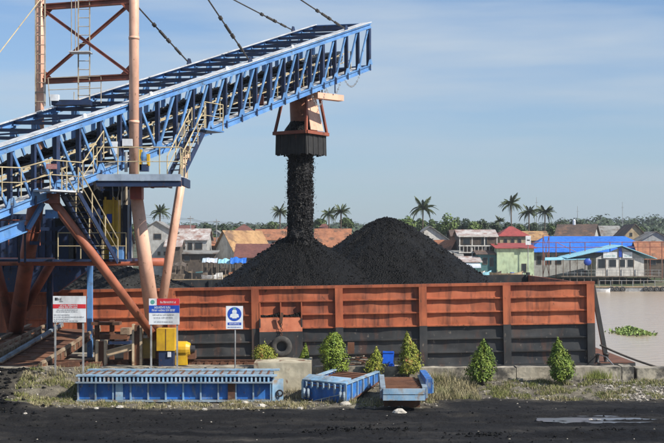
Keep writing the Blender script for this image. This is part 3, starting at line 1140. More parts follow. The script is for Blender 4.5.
mb.build('falling_coal', M_LUMP, label='black stream of coal dropping from the chute onto the heap', cat='coal stream', kind='stuff', fix=False)
random.seed(3)

#--SECTION:LOADER--
# ------------------------------------------------------------------ conveyor loader
BD = Vector((0.534, 0.8455, 0))          # boom heading
BR = Vector((0.8455, -0.534, 0))         # towards its near side
BSL, BH, BWID, FARUP = 0.329, 2.74, 3.9, 0.25
S0, S1, PITCH = -7.6, 28.1, 1.25


def B(s, w=0.0, v=0.0):
    """boom frame: s metres along, w across from the near face to the far face, v above the bottom chord"""
    q = Vector((-12.8, 46.3, 7.46)) + BD * s - BR * w
    q.z += BSL * s + v + (FARUP * w / BWID if v > BH * 0.6 else 0)
    return q


def s_at(px, w=0.0):
    k = (px - 332.0) / F
    a = Vector((-12.8, 46.3, 0)) - BR * w
    return (k * a.y - a.x) / (BD.x - k * BD.y)


ldr = thing('coal_conveyor_loader', (-8.5, 55, 0.99), 'blue lattice conveyor boom with salmon mast and legs loading coal into the barge', 'conveyor')
D3 = Vector((BD.x, BD.y, BSL)).normalized()
# chords
for w in (0.0, BWID):
    mb = MB().ibeam(B(S0, w, 0.14), B(S1, w, 0.14), 0.20, 0.30, 0.05, BR)
    mb.build('bottom_chord', M_BLUE, ldr)
    mb = MB().ibeam(B(S0, w, BH - 0.16), B(S1, w, BH - 0.16), 0.24, 0.28, 0.05, BR)
    mb.build('top_chord', M_BLUE, ldr)
    MB().beam(B(S0, w + (0.22 if w == 0 else -0.1), BH + 0.02), B(S1, w + (0.22 if w == 0 else -0.1), BH + 0.02), 0.70 if w == 0 else 0.24, 0.04, BR).build('top_walkway_plate', M_PALE, ldr)
ns = int((S1 - S0) / PITCH)
stations = [S1 - 0.12 - PITCH * k for k in range(ns + 1)]
mast_s = 9.3
for k, s in enumerate(stations):
    wide = k % 4 == 0
    for w in (0.0, BWID):
        MB().beam(B(s, w, 0.28), B(s, w, BH - 0.30), 0.20 if wide else 0.11, 0.21, BD).build('truss_post', M_NAVY if w == 0 else M_BLUE, ldr)
        if w == 0:
            MB().beam(B(s, -0.115, -0.03), B(s, -0.115, 0.34), 0.09, 0.05, BD).build('splice_plate', M_NAVY, ldr)
            MB().prism([B(s - .28, -.108, .28), B(s + .28, -.108, .28), B(s + .12, -.108, .62), B(s - .12, -.108, .62)], BR * -.02).build('node_gusset', M_BLUE, ldr)
        if k + 1 < len(stations):
            s2 = stations[k + 1]
            if s > mast_s:
                p0, p1 = B(s2 + 0.1, w, 0.28), B(s - 0.1, w, BH - 0.30)
            else:
                p0, p1 = B(s2 + 0.1, w, BH - 0.30), B(s - 0.1, w, 0.28)
            MB().beam(p0, p1, 0.08, 0.11, BR).build('truss_diagonal', M_BLUE, ldr)
    MB().beam(B(s, 0.13, BH - 0.12), B(s, BWID - 0.13, BH - 0.12), 0.12, 0.14, BD).build('top_cross_beam', M_NAVY, ldr)
    MB().beam(B(s, 0.11, 0.12), B(s, BWID - 0.11, 0.12), 0.12, 0.18, BD).build('floor_cross_beam', M_NAVY, ldr)
    if k + 1 < len(stations) and k % 2 == 0:
        MB().beam(B(s, 0.14, BH - 0.10), B(stations[k + 1], BWID - 0.14, BH - 0.10), 0.08, 0.08, BR).build('top_brace', M_NAVY, ldr)
MB().beam(B(S1, 0, BH - .16), B(S1, BWID, BH - .16), 0.2, 0.26, BD).build('end_beam', M_BLUE, ldr)
MB().beam(B(S1, 0, .14), B(S1, BWID, .14), 0.2, 0.26, BD).build('end_beam', M_BLUE, ldr)
# belt, idlers, inner walkways and handrails
mb = MB().beam(B(S0, 2.1, 1.35), B(S1 - 1, 2.1, 1.35), 1.3, 0.05, BR)
mb.build('belt', M_BLACK, ldr)
mb = MB().beam(B(S0, 2.1, 0.75), B(S1 - 1, 2.1, 0.75), 1.3, 0.04, BR)
mb.build('return_belt', M_BLACK, ldr)
mb = MB()
zc = MB()
for k in range(80):
    s = S0 + 0.3 + k * 0.43
    if s > 24:
        break
    rr = 0.16 + 0.06 * fbm(s * 2.0, 0, 1.0)
    zc.lump(B(s, 2.1 + 0.1 * fbm(s, 2, 3), 1.45), (0.42, 0.42, rr + .06), 0.25)
zc.build('coal_on_belt', M_COAL, ldr)
for k, s in enumerate(stations):
    if s > S1 - 1.5:
        continue
    m1 = MB()
    for w in (1.3, 2.9):
        m1.beam(B(s + .4, w, 0.2), B(s + .4, w, 1.55), 0.07, 0.07, BD)
    m1.beam(B(s + .4, 1.3, 1.25), B(s + .4, 2.9, 1.25), 0.07, 0.07, BD)
    m1.build('idler_frame', M_NAVY, ldr)
    m2 = MB().tube(B(s + .4, 1.35, 1.32), B(s + .4, 2.85, 1.32), 0.06, n=8)
    m2.build('idler_roller', M_GALV, ldr)
for w in (0.22, 3.05):
    MB().beam(B(S0, w + .35, 0.26), B(S1 - .5, w + .35, 0.26), 0.65, 0.03, BR).build('walkway_grating', M_PALE if w < 1 else M_NAVY, ldr)
for w in (1.05, 3.62):
    for v in (0.75, 1.25):
        MB().beam(B(S0, w, v), B(S1 - 0.6, w, v), 0.055, 0.055, BR).build('inner_handrail', M_CREAM, ldr)
    for k, s in enumerate(stations):
        if k % 2 == 0:
            MB().beam(B(s - .3, w, 0.27), B(s - .3, w, 1.25), 0.05, 0.05, BD).build('inner_handrail_post', M_CREAM, ldr)
# drive gear and clutter seen through the lattice
MB().tube(B(26.9, 1.3, 1.1), B(26.9, 2.9, 1.1), 0.32, n=16).build('head_pulley', M_GALV, ldr, smooth=True)
for s, w, v, dims, m in ((25.4, 3.2, 0.9, (.7, .5, .5), M_OXIDE_SHADE), (22.2, 3.3, .6, (.5, .4, .8), M_OXIDE_SHADE), (18.0, 0.6, .55, (.35, .3, .5), M_OXIDE_SHADE), (11.5, .5, 0.6, (.4, .3, .6), M_GALV)):
    MB().box(B(s, w, v), dims).build('drive_box', m, ldr)
for s in (4.7, 8.9, 14.5, 20.2):
    p = B(s, 0.1, BH + 0.12)
    MB().lathe(p, [(0.0, 0.07), (0.06, 0.06), (0.09, 0.0), (0.09, -0.12)], 10).build('lamp_housing', M_WHITE, ldr, smooth=True)
# ---- mast
PN, PF = P(134, 180, 52.35), P(39.5, 100, 53.7)
MTZ = 22.1
MB().tube((PN.x, PN.y, 9.2), (PN.x, PN.y, MTZ), 0.215, n=20).build('mast_post', M_SALMON, ldr, smooth=True)
MB().tube((PF.x, PF.y, 8.4), (PF.x, PF.y, MTZ), 0.20, n=20).build('mast_post', M_SALMON, ldr, smooth=True)
for z in (P(0, 38, 52.3).z, P(0, 122, 52.3).z):
    MB().tube((PN.x, PN.y, z - .06), (PN.x, PN.y, z + .06), 0.235, n=20).build('pipe_flange', M_SALMON, ldr, smooth=True)
zb1, zb2 = P(87, 79, 53).z, P(87, 4, 53).z
for z in (zb1, zb2, zb2 + 3.2):
    MB().ibeam((PF.x + .15, PF.y, z), (PN.x - .15, PN.y, z), 0.22, 0.26, 0.05, (0, 1, 0)).build('mast_cross_beam', M_OXIDE_SHADE, ldr)
gus = [(PF, 1), (PN, -1)]
for q, sg in gus:
    for z, up in ((zb1, 1), (zb2, -1)):
        MB().prism([(q.x + sg * .18, q.y - .02, z + up * .1), (q.x + sg * .6, q.y - .02, z + up * .1), (q.x + sg * .18, q.y - .02, z + up * .55)], (0, 0.04, 0)).build('gusset_plate', M_OXIDE_SHADE, ldr)
MB().ibeam((PF.x + .2, PF.y, zb1 + .15), (PN.x - .2, PN.y, zb2 - .15), 0.12, 0.14, 0.03, (0, 1, 0)).build('mast_brace', M_OXIDE_SHADE, ldr)
MB().ibeam((PF.x + .2, PF.y - .08, zb2 - .15), (PN.x - .2, PN.y - .08, zb1 + .15), 0.12, 0.14, 0.03, (0, 1, 0)).build('mast_brace', M_OXIDE_SHADE, ldr)
# ladder up the mast frame
def ladder(x, y, z0, z1, w, m, step=0.38):
    mb = MB()
    for sx in (-w / 2, w / 2):
        mb.beam((x + sx, y, z0), (x + sx, y, z1), 0.05, 0.06, (1, 0, 0))
    lad = mb.build('ladder', m, ldr)
    src = None
    z = z0 + 0.2
    while z < z1 - 0.05:
        MBr = MB().tube((x - w / 2, y, z), (x + w / 2, y, z), 0.018, n=5) if src is None else None
        if src is None:
            src = MBr.build('rung', m, lad)
            l0, zz0 = src.location.copy(), z
        else:
            share(src, 'rung', l0 + Vector((0, 0, z - zz0)), lad)
        z += step
    return lad


M_LADR = mat('weathered_ladder_steel', (0.42, 0.36, 0.27), (0.30, 0.24, 0.17), 3, rough=0.6)
ladder(P(84, 50, 52.9).x, 52.9, P(84, 100, 52.9).z, 20.5, 0.5, M_LADR)
ladder(PF.x + 0.12, 53.35, P(40, 106, 53.3).z, 20.5, 0.42, M_LADR, 0.42)
mb = MB().box2((P(70, 52, 52.6).x, 52.3, P(0, 52, 52.6).z - .04), (P(91, 52, 52.6).x, 53.0, P(0, 52, 52.6).z))
mb.build('ladder_rest_platform', M_PALE, ldr)
for px in (71.5, 75.5):
    MB().tube(P(px, 51, 52.35), P(px, -40, 52.35), 0.02, n=5).build('ladder_cage_bar', M_LADR, ldr)
# little rail around the mast foot on the boom top
for a, b_ in (((48, 78), (50, 106)), ((101, 76), (101, 103)), ((74, 92), (74, 104))):
    MB().tube(P(*a, 52.7), P(*b_, 52.7), 0.022, n=5).build('guard_post', M_LADR, ldr)
for y in (77, 89):
    MB().tube(P(48, y + 1, 52.7), P(101, y - 1, 52.7), 0.018, n=5).build('guard_rail', M_LADR, ldr)
MB().box(P(55, 98, 52.6), (0.35, 0.3, 0.28)).build('junction_box', M_WHITE, ldr)
MB().box(P(72, 103, 52.8), (1.7, 0.5, 0.22)).build('mast_seat_box', M_NAVY, ldr)

# ---- stays
mt = {0: Vector((PN.x, PN.y, MTZ)), 1: Vector((PF.x, PF.y, MTZ))}
for px, far in ((250, 0), (346, 0), (189, 1), (293, 1)):
    w = BWID if far else 0.0
    p1 = B(s_at(px, w), w, BH + 0.08)
    p0 = mt[far]
    dv = p1 - p0
    Lc = dv.length
    sag = [p0 + dv * t - Vector((0, 0, 0.5 * t * (1 - t) * 0.6)) for t in [i / 14 for i in range(15)]]
    c = MB().path(sag, 0.038, 6).build('stay_cable', M_CABLE, ldr)
    for dd, r, ln in ((1.0, 0.07, 0.5), (1.85, 0.095, 0.22), (2.35, 0.075, 0.55), (3.1, 0.10, 0.16)):
        t = 1 - dd / Lc
        q = p0 + dv * t - Vector((0, 0, 0.5 * t * (1 - t) * 0.6))
        u = dv.normalized()
        MB().tube(q - u * ln / 2, q + u * ln / 2, r, n=8).build('turnbuckle', M_CABLE, c)
    MB().prism([p1 + BD * -.2 + Vector((0, 0, -.1)), p1 + BD * .2 + Vector((0, 0, -.1)), p1 + BD * .05 + Vector((0, 0, .22)), p1 - BD * .1 + Vector((0, 0, .22))], BR * 0.06).build('stay_lug', M_NAVY, ldr)
MB().path([mt[0], P(40, 0, 48.0), P(0, 52, 45.5), P(-60, 130, 42.0)], 0.022, 6).build('back_stay_cable', M_CREAM, ldr)

# ---- chute at the boom head
cs = s_at(301, BWID / 2)
CC = B(cs, BWID / 2, 0)
rim_z, sk_z = P(0, 133, CC.y).z, P(0, 155.5, CC.y).z
SX0, SY0 = CC.x, CC.y


def ring4(half, z):
    c0 = Vector((SX0, SY0, z))
    return [c0 - BD * half + BR * half, c0 + BD * half + BR * half, c0 + BD * half - BR * half, c0 - BD * half - BR * half]


def quadtube(name, r0, r1, m, par, inner=True):
    mb = MB()
    mb.add(r0 + r1, [(k, (k + 1) % 4, 4 + (k + 1) % 4, 4 + k) for k in range(4)])
    return mb.build(name, m, par)


chute = MB()
chute.lathe((SX0, SY0, 0), [(0.62, CC.z + 0.05), (0.64, CC.z - 0.9), (0.60, rim_z + 0.55), (0.56, rim_z + 0.05)], 12)
chute = chute.build('loading_chute', mat('rusty_chute_paint', (0.36, 0.15, 0.09), (0.24, 0.10, 0.06), 1.2, rough=0.6, c3=(0.06, 0.04, 0.03), s3=1.6, lo3=0.5, hi3=0.68, fleck=RUST), ldr, smooth=True)
h = 1.02
rt, rb_ = ring4(h, rim_z), ring4(h, rim_z - .17)
for k in range(4):
    a, c = ring4(h + .08, rim_z - .06)[k], ring4(h + .08, rim_z - .06)[(k + 1) % 4]
    MB().beam(a, c, 0.17, 0.18).build('rim_beam', M_OXIDE_SHADE, chute)
# rubber skirt made of hanging strips
strip_n = 12
for k in range(4):
    a, c = ring4(h, 0)[k], ring4(h, 0)[(k + 1) % 4]
    nrm = (a + c) / 2 - Vector((SX0, SY0, 0))
    nrm.normalize()
    for i in range(strip_n):
        t0, t1 = (i + 0.03) / strip_n, (i + 0.97) / strip_n
        off = nrm * (0.012 * ((i * 5 + k) % 3))
        zb = sk_z + 0.05 * ((i * 7 + k * 3) % 4 - 1.5) * 0.5
        p0, p1 = a.lerp(c, t0) + off, a.lerp(c, t1) + off
        vs = [Vector((p0.x, p0.y, rim_z - .15)), Vector((p1.x, p1.y, rim_z - .15)), Vector((p1.x, p1.y, zb)) + nrm * .03, Vector((p0.x, p0.y, zb)) + nrm * .03]
        m = MB().prism(vs, -nrm * 0.02)
        m.build('rubber_strip', M_BLACK, chute)
# coal heaped on the rim
mb = MB()
for i in range(7):
    rr = 1.0 - i * 0.085
    for k in range(16):
        a = 2 * math.pi * k / 16 + i * .1
        q = Vector((SX0, SY0, rim_z - .02 + 0.75 * (i / 6) ** 0.7 + 0.09 * fbm(k * 1.3, i * 1.7, 2)))
        mb.v.append(q + BD * (rr * math.cos(a) * 1.0) + BR * (rr * math.sin(a)))
for i in range(6):
    for k in range(16):
        mb.f.append((i * 16 + k, i * 16 + (k + 1) % 16, (i + 1) * 16 + (k + 1) % 16, (i + 1) * 16 + k))
mb.build('coal_on_chute', M_COAL, chute)
for sd_, sr in ((-1, 1), (1, 1), (1, -1), (-1, -1)):
    bot = Vector((SX0, SY0, rim_z)) + BD * (sd_ * 1.05) + BR * (sr * 1.05)
    tp = Vector((SX0, SY0, CC.z + 0.1 + BSL * sd_ * .55)) + BD * (sd_ * .55) + BR * (sr * .72)
    MB().beam(bot, tp, 0.12, 0.14, BR).build('hanger_leg', M_OXIDE_SHADE, chute)
# bright flared plate on the right and head beam
c0 = Vector((SX0, SY0, 0))
MB().prism([c0 + BR * .45 - BD * .3 + Vector((0, 0, CC.z - .3)), c0 + BR * .45 + BD * .55 + Vector((0, 0, CC.z)), c0 + BR * .98 + BD * .75 + Vector((0, 0, rim_z + .1)), c0 + BR * .98 - BD * .55 + Vector((0, 0, rim_z + .1))], BR * 0.05).build('deflector_plate', M_SALMON, chute)
hb0 = B(s_at(318, .2), .2, -0.35)
hb1 = P(341, 98.5, hb0.y + 1.2)
MB().beam(P(315, 95.5, hb0.y - .2), hb1, 0.45, 0.32, (0, 1, 0)).build('head_beam', M_SALMON, ldr)
for px in (322, 335):
    q = P(px, 93, hb0.y + .4)
    MB().beam(q, q + Vector((0, 0, 0.9)), 0.07, 0.07).build('beam_hanger', M_NAVY, ldr)
# hanging chains
def chain(p0, p1, sag, n=16, par=None):
    mb = MB()
    for i in range(n + 1):
        t = i / n
        q = p0.lerp(p1, t) - Vector((0, 0, sag * 4 * t * (1 - t)))
        mb.torus(q, 0.04, 0.015, 8, 4, 'Y' if i % 2 else 'X')
    mb.build('hanging_chain', M_GALV, par)


q0 = B(cs - 2.0, -0.1, -0.02)
q1 = B(cs - 0.6, -0.1, -0.02)
q2 = B(cs + 0.9, -0.1, -0.02)
chain(q0, q1, 0.8, 18, chute)
chain(q1, q2, 0.6, 18, chute)
chain(B(cs + 1.4, -0.1, 0), B(cs + 3.0, -0.1, -0.05), 0.5, 16, chute)

# ---- legs meeting over the near bogie
A0 = P(155.5, 338, 55.0)
MB().tube((PN.x, PN.y + .1, 9.2), A0, 0.27, 0.36, n=20).build('support_leg', M_SALMON, ldr, smooth=True)
MB().tube(P(187, 146, 55.4), P(158.5, 326, 55.2), 0.20, 0.21, n=16).build('support_leg', M_SALMON, ldr, smooth=True)
lc = MB().tube(P(52, 200, 48.7), P(154.5, 337, 54.5), 0.20, 0.20, n=16).build('support_leg', M_OXIDE_SHADE, ldr, smooth=True)
lc.data.materials[0] = mat('shaded_salmon_leg_paint', (0.44, 0.15, 0.085), (0.34, 0.11, 0.06), 0.7, rough=0.5, c3=(0.11, 0.045, 0.03), s3=0.9, lo3=0.55, hi3=0.72)  # same salmon paint as the mast, its shade put into the colour
MB().box(P(52.5, 198.5, 48.6), (0.5, 0.55, 0.4)).build('leg_bracket', M_OXIDE_SHADE, ldr)
MB().box(P(137, 193, 52.2), (0.5, 0.6, 0.55)).build('mast_bracket', mat('bright_red_bracket', (0.42, 0.06, 0.03), (0.3, 0.05, 0.03), 2, rough=0.5), ldr)
for dx in (-.28, .28):
    MB().tube(P(137, 188, 52.0) + Vector((dx, -.2, 0)), P(137, 188, 52.0) + Vector((dx, -.2, .28)), 0.06, n=8).build('bolt', M_GALV, ldr)
MB().beam(P(167, 186, 52.5), P(139, 186, 52.5) + Vector((0, .1, 0)), 0.14, 0.14).build('platform_bearer', M_OXIDE_SHADE, ldr)
# far pair of legs: salmon paint with its shade put into a darker red
D0 = P(15, 334, 59.6)
MB().tube((PF.x - .25, PF.y + .6, 8.6), D0, 0.36, 0.37, n=20).build('support_leg', M_OXIDE_SHADE, ldr, smooth=True)
MB().tube(P(52, 262, 57.5), P(25, 308, 59.2), 0.22, 0.22, n=16).build('support_leg', M_OXIDE_SHADE, ldr, smooth=True)
MB().tube(P(-10, 240, 57.5), P(12, 328, 59.4), 0.22, 0.24, n=16).build('support_leg', M_OXIDE_SHADE, ldr, smooth=True)
MB().tube((-18, 56.6, P(0, 261.5, 56.6).z), (P(164, 262, 56.6).x, 56.6, P(0, 262, 56.6).z), 0.19, n=18).build('tie_pipe', mat('orange_red_pipe_paint', (0.46, 0.13, 0.07), (0.36, 0.10, 0.055), 1.0, rough=0.5, c3=(0.12, 0.05, 0.03), s3=1.1, lo3=0.56, hi3=0.7, fleck=RUST), ldr, smooth=True)
MB().tube(P(23, 262, 56.3), P(23, 262, 58.2), 0.2, n=12).build('tie_pipe_saddle', M_OXIDE_SHADE, ldr, smooth=True)
MB().tube((D0.x, D0.y, 0.98), D0 + Vector((0, 0, 0.2)), 0.42, n=18).build('leg_pedestal', M_RUST, ldr, smooth=True)

# ---- bogie with its yellow drives
MB().box2((P(130, 0, 54.9).x, 54.55, 1.25), (P(196, 0, 54.9).x, 55.15, 1.62)).build('bogie_beam', M_RUST, ldr)
for px in (136, 147, 168, 190):
    c = P(px, 0, 54.85)
    MB().tube((c.x, 54.75, 1.42), (c.x, 54.97, 1.42), 0.22, n=16).build('bogie_wheel', M_RUST, ldr, smooth=True)
MB().tube((A0.x, A0.y, 1.6), A0 + Vector((0, 0, .15)), 0.30, 0.24, n=14).build('leg_foot', M_SALMON, ldr, smooth=True)
gb = MB().box2((P(157, 0, 53.9).x, 53.75, P(0, 350.5, 53.9).z), (P(175, 0, 53.9).x, 54.5, P(0, 328.5, 53.9).z))
gb = gb.build('drive_housing', M_YELLOW, ldr)
MB().box2((P(159, 0, 53.9).x, 53.8, 0.995), (P(174, 0, 53.9).x, 54.45, P(0, 350.7, 53.9).z)).build('housing_plinth', M_NAVY, gb)
MB().box2((P(167.5, 0, 53.74).x, 53.735, P(0, 357, 53.74).z), (P(171, 0, 53.74).x, 53.79, P(0, 352, 53.74).z)).build('rating_plate', M_WHITE, gb)
MB().box2((P(165.5, 0, 53.74).x, 53.735, P(0, 350, 53.74).z), (P(166.1, 0, 53.74).x, 53.749, P(0, 329, 53.74).z)).build('door_edge', M_RUST, gb)
c = P(181, 349, 54.6)
mt_ = MB().lathe(c, [(0.0, -0.42), (0.28, -0.40), (0.36, -0.25), (0.36, 0.25), (0.28, 0.42), (0.0, 0.44)], 16, 'X').build('drive_motor', M_YELLOW, ldr, smooth=False)
MB().lathe(c + Vector((.45, 0, 0)), [(0.0, 0.2), (0.16, 0.18), (0.18, -0.1), (0.18, -0.2)], 12, 'X').build('motor_cowl', M_DARKP, mt_)
MB().box2((c.x - .3, c.y - .25, 1.0), (c.x + .3, c.y + .25, c.z - .2)).build('motor_foot', M_YELLOW, mt_)
MB().box2((P(143, 0, 54.7).x, 54.5, 1.3), (P(156, 0, 54.7).x, 54.6, P(0, 338, 54.6).z)).build('drive_guard', mat('olive_yellow_guard', (0.30, 0.19, 0.03), (0.2, 0.13, 0.03), 2, rough=0.6), ldr)

# ---- access platform beside the mast
pz = P(0, 175.6, 50.8).z
xL, xR = P(96, 0, 50.8).x, P(181, 0, 50.8).x
face = lambda x: 46.3 + 0.8455 * ((x + 12.8) / 0.534)
poly = [(xL, 50.8, pz - .06), (xR, 50.8, pz - .06), (xR, 53.4, pz - .06), (-7.6, 54.3, pz - .06), (-9.6, face(-9.6) - .1, pz - .06)]
pf = MB().prism(poly, (0, 0, 0.06)).build('access_platform', M_PALE, ldr)
M_FASC = mat('pale_blue_grey_fascia', (0.36, 0.43, 0.52), (0.27, 0.33, 0.41), 1.5, rough=0.5)
for x0_, x1_ in ((xL, xL + 1.05), (xL + 1.055, xL + 1.85), (xL + 1.855, xL + 2.72), (xL + 2.725, xR)):
    MB().box2((x0_, 50.74, pz - .22), (x1_, 50.797, pz + .06)).build('fascia_panel', M_FASC, pf)
MB().box2((xL, 50.80, pz - .46), (xR, 50.95, pz - .225)).build('edge_beam', M_NAVY, pf)
for k in range(5):
    x = xL + .4 + k * .8
    MB().box2((x, 50.96, pz - .42), (x + .1, min(53.3, face(x) - .1), pz - .065)).build('floor_bearer', M_NAVY, pf)


def railing(pts, hgt=1.2, m=M_CREAM, r=0.026, spacing=1.0, mids=(0.5,), toe=False):
    pts = [Vector(p) for p in pts]
    mb = MB()
    for a, c in zip(pts[:-1], pts[1:]):
        for f in (1.0,) + tuple(mids):
            mb.tube(a + Vector((0, 0, hgt * f)), c + Vector((0, 0, hgt * f)), r if f == 1 else r * .75, n=6)
    ro = mb.build('handrail', m, ldr)
    for i, (a, c) in enumerate(zip(pts[:-1], pts[1:])):
        n = max(1, round((c - a).length / spacing))
        for k in range(n + (1 if i == len(pts) - 2 else 0)):
            q = a.lerp(c, k / n)
            MB().tube(q, q + Vector((0, 0, hgt)), r, n=6).build('handrail_post', m, ro)
    return ro


railing([(xL + .03, 50.85, pz), (xR - .03, 50.85, pz), (xR - .03, 53.3, pz)], 1.2, spacing=0.88)
MB().box(P(114, 148, 51.9), (.3, .2, .55)).build('control_box', M_WHITE, ldr)
MB().box(P(127.5, 142.5, 51.9), (.42, .2, .3)).build('control_box', M_WHITE, ldr)
MB().tube(P(126, 152, 51.9), P(126, 172, 51.9), 0.07, n=8).build('valve_post', M_GALV, ldr)
wm = MB().lathe(P(144, 157, 51.6), [(0.0, -.22), (.17, -.2), (.2, 0), (.17, .2), (0, .22)], 12, 'Z').build('winch_motor', M_BLUE, ldr)
MB().box(P(140.5, 160, 51.6), (.13, .3, .9)).build('winch_guard', M_YELLOW, ldr)
MB().box(P(148.5, 160, 51.6), (.1, .3, .5)).build('winch_guard', M_YELLOW, ldr)
MB().box(P(144, 168, 51.6), (.4, .3, .3)).build('winch_foot', M_NAVY, ldr)


def stair(p0, p1, width, nstep, side, m=M_NAVY, hand=True, hm=M_CREAM, hh=1.0):
    """p0 bottom, p1 top, side = unit vector across"""
    p0, p1, side = Vector(p0), Vector(p1), Vector(side).normalized()
    mb = MB()
    for sg in (-1, 1):
        mb.beam(p0 + side * (sg * width / 2), p1 + side * (sg * width / 2), 0.05, 0.22, side)
    st = mb.build('staircase', m, ldr)
    fw = Vector((p1.x - p0.x, p1.y - p0.y, 0)).normalized()
    for k in range(nstep):
        q = p0.lerp(p1, (k + 0.5) / nstep)
        MB().beam(q - side * (width / 2 - .03), q + side * (width / 2 - .03), 0.24, 0.035, fw).build('tread', m, st)
    if hand:
        for sg in (-1, 1):
            a, c = p0 + side * (sg * width / 2), p1 + side * (sg * width / 2)
            mb = MB()
            for f in (1.0, 0.5):
                mb.tube(a + Vector((0, 0, hh * f)), c + Vector((0, 0, hh * f)), 0.03 if f == 1 else .022, n=6)
            ro = mb.build('handrail', hm, ldr)
            for k in range(4):
                q = a.lerp(c, k / 3)
                MB().tube(q, q + Vector((0, 0, hh)), 0.03, n=6).build('handrail_post', hm, ro)
    return st


stair((-6.95, 52.9, pz), (-6.1, 54.9, 11.75), 0.8, 9, BR)
lz = 11.72
MB().prism([(-6.45, 54.7, lz - .07), (-5.75, 54.3, lz - .07), (-5.0, 55.6, lz - .07), (-6.0, 56.4, lz - .07)], (0, 0, .07)).build('upper_landing', M_BLUE, ldr)
railing([(-5.78, 54.35, lz), (-5.05, 55.55, lz)], 1.2, spacing=1.3)
# walkway and stair on the lower left
zl = P(0, 192, 47.9).z
poly = [Vector((B(1.6).x, B(1.6).y - .02, zl)), Vector((B(3.4).x, B(3.4).y - .02, zl))]
poly = [poly[0] + BR * .12, poly[0] + BR * 1.05, poly[1] + BR * 1.05, poly[1] + BR * .12]
MB().prism(poly, (0, 0, 0.07)).build('side_landing', M_PALE, ldr)
railing([B(-1.2, -0.35, 1.15), B(0.6, -0.5, .6), poly[1] + Vector((0, 0, .07)), poly[2] + Vector((0, 0, .07)), B(5.2, -0.5, .9)], 1.15, spacing=1.1)
sg = P(51.5, 166.5, 47.0)
MB().box(sg, (0.42, 0.03, 0.20)).build('warning_plate', mat('faded_red_plate', (0.32, 0.12, 0.12), (0.4, 0.22, 0.2), 9, rough=0.6), ldr)
stair((P(110, 262, 52.0).x, 52.0, P(0, 262, 52.0).z), (P(70, 0, 48.4).x, 48.4, zl), 0.75, 13, (0.95, -0.3, 0))
# lower machinery level
lz2 = P(0, 259, 53.5).z
MB().box2((-15.5, 52.0, lz2 - .1), (-8.9, 55.5, lz2)).build('machinery_floor', M_NAVY, ldr)
railing([(P(58, 0, 52.1).x, 52.1, lz2), (P(126, 0, 52.1).x, 52.1, lz2)], 1.15, spacing=1.0)
railing([(-15.4, 52.1, lz2 + .6), (P(40, 0, 52.1).x, 52.1, lz2 + .6)], 1.1, spacing=1.3, m=M_OXIDE_SHADE)
cb = MB().box2((P(104, 0, 53.2).x, 53.0, lz2), (P(119, 0, 53.2).x, 53.6, P(0, 200, 53.2).z)).build('yellow_cabin', M_YELLOW, ldr)
MB().box2((P(107, 0, 53).x, 52.97, P(0, 223, 53).z), (P(112, 0, 53).x, 52.998, P(0, 214, 53).z)).build('cabin_window', M_BLUEP, cb)
MB().box2((P(110, 0, 53).x, 52.97, P(0, 238, 53).z), (P(117, 0, 53).x, 52.998, P(0, 231, 53).z)).build('cabin_vent', M_DARKP, cb)
for x in (105.5, 113.5, 117.5):
    MB().box2((P(x, 0, 53).x - .04, 52.93, lz2), (P(x, 0, 53).x + .04, 52.998, P(0, 197, 53).z)).build('cabin_rib', M_YELLOW, cb)
MB().box2((P(110, 0, 52.6).x, 52.4, lz2), (P(123, 0, 52.6).x, 52.9, P(0, 246, 52.6).z)).build('motor_box', M_BLUE, ldr)
for px, w_, t_, m in ((64, .5, 226, M_NAVY), (84, .6, 234, M_NAVY), (96, .3, 205, M_NAVY), (72, .2, 220, M_CABLE), (92, .2, 215, M_OXIDE_SHADE), (126, .2, 205, M_NAVY)):
    c = P(px, t_, 54.2)
    MB().box2((c.x - w_ / 2, 54.0, lz2), (c.x + w_ / 2, 54.5, c.z)).build('machinery_column', m, ldr)
for y, x0_, x1_ in ((217, 60, 128), (229, 40, 104), (243, 30, 104)):
    MB().beam(P(x0_, y, 54.6), P(x1_, y, 54.6), 0.14, 0.16, (0, 1, 0)).build('machinery_beam', M_NAVY, ldr)
M_DARKSTEEL = mat('near_black_steel', (0.012, 0.014, 0.02), (0.02, 0.02, 0.024), 1.5, rough=0.7, fleck=RUST)  # near-black steel for the panels under the boom
tu = MB().box2((P(90, 0, 56).x, 55.6, lz2), (P(131, 0, 56).x, 56.1, P(0, 181, 56).z)).build('take_up_panel', M_DARKSTEEL, ldr)
for px in (91, 101, 111, 121, 130):
    MB().box2((P(px, 0, 55.5).x - .06, 55.45, lz2), (P(px, 0, 55.5).x + .06, 55.597, P(0, 182, 55.5).z)).build('panel_rib', M_NAVY, tu)
for y in (190, 205, 222, 240):
    MB().box2((P(90, 0, 55.5).x, 55.42, P(0, y, 55.5).z - .05), (P(131, 0, 55.5).x, 55.447, P(0, y, 55.5).z + .05)).build('panel_rail', M_NAVY, tu)
MB().box2((P(56, 0, 55.9).x, 55.7, lz2), (P(90, 0, 55.9).x, 56.1, P(0, 206, 55.9).z)).build('take_up_panel', M_DARKSTEEL, ldr)
MB().prism([P(60, 196, 54.5), P(96, 184, 54.5), P(100, 200, 54.5), P(70, 214, 54.5)], (0, .8, 0)).build('return_belt_guard', M_DARKSTEEL, ldr)
cw = MB().box2((P(120, 0, 54.9).x, 54.6, P(0, 228, 54.9).z), (P(129, 0, 54.9).x, 55.2, P(0, 190, 54.9).z)).build('counterweight', M_DARKSTEEL, ldr)
MB().tube(P(122, 176, 54.5), P(122, 246, 54.5), .05, n=6).build('guide_pipe', M_GALV, ldr)
MB().tube(P(126, 176, 54.4), P(127, 250, 54.4), .06, n=6).build('guide_pipe', M_LADR, ldr)
MB().path([P(112, 180, 53.2), P(113, 196, 53.0), P(117, 200, 52.9), P(119, 190, 52.9), P(118, 180, 53.1)], .025, 5).build('hanging_hose', M_GALV, ldr)
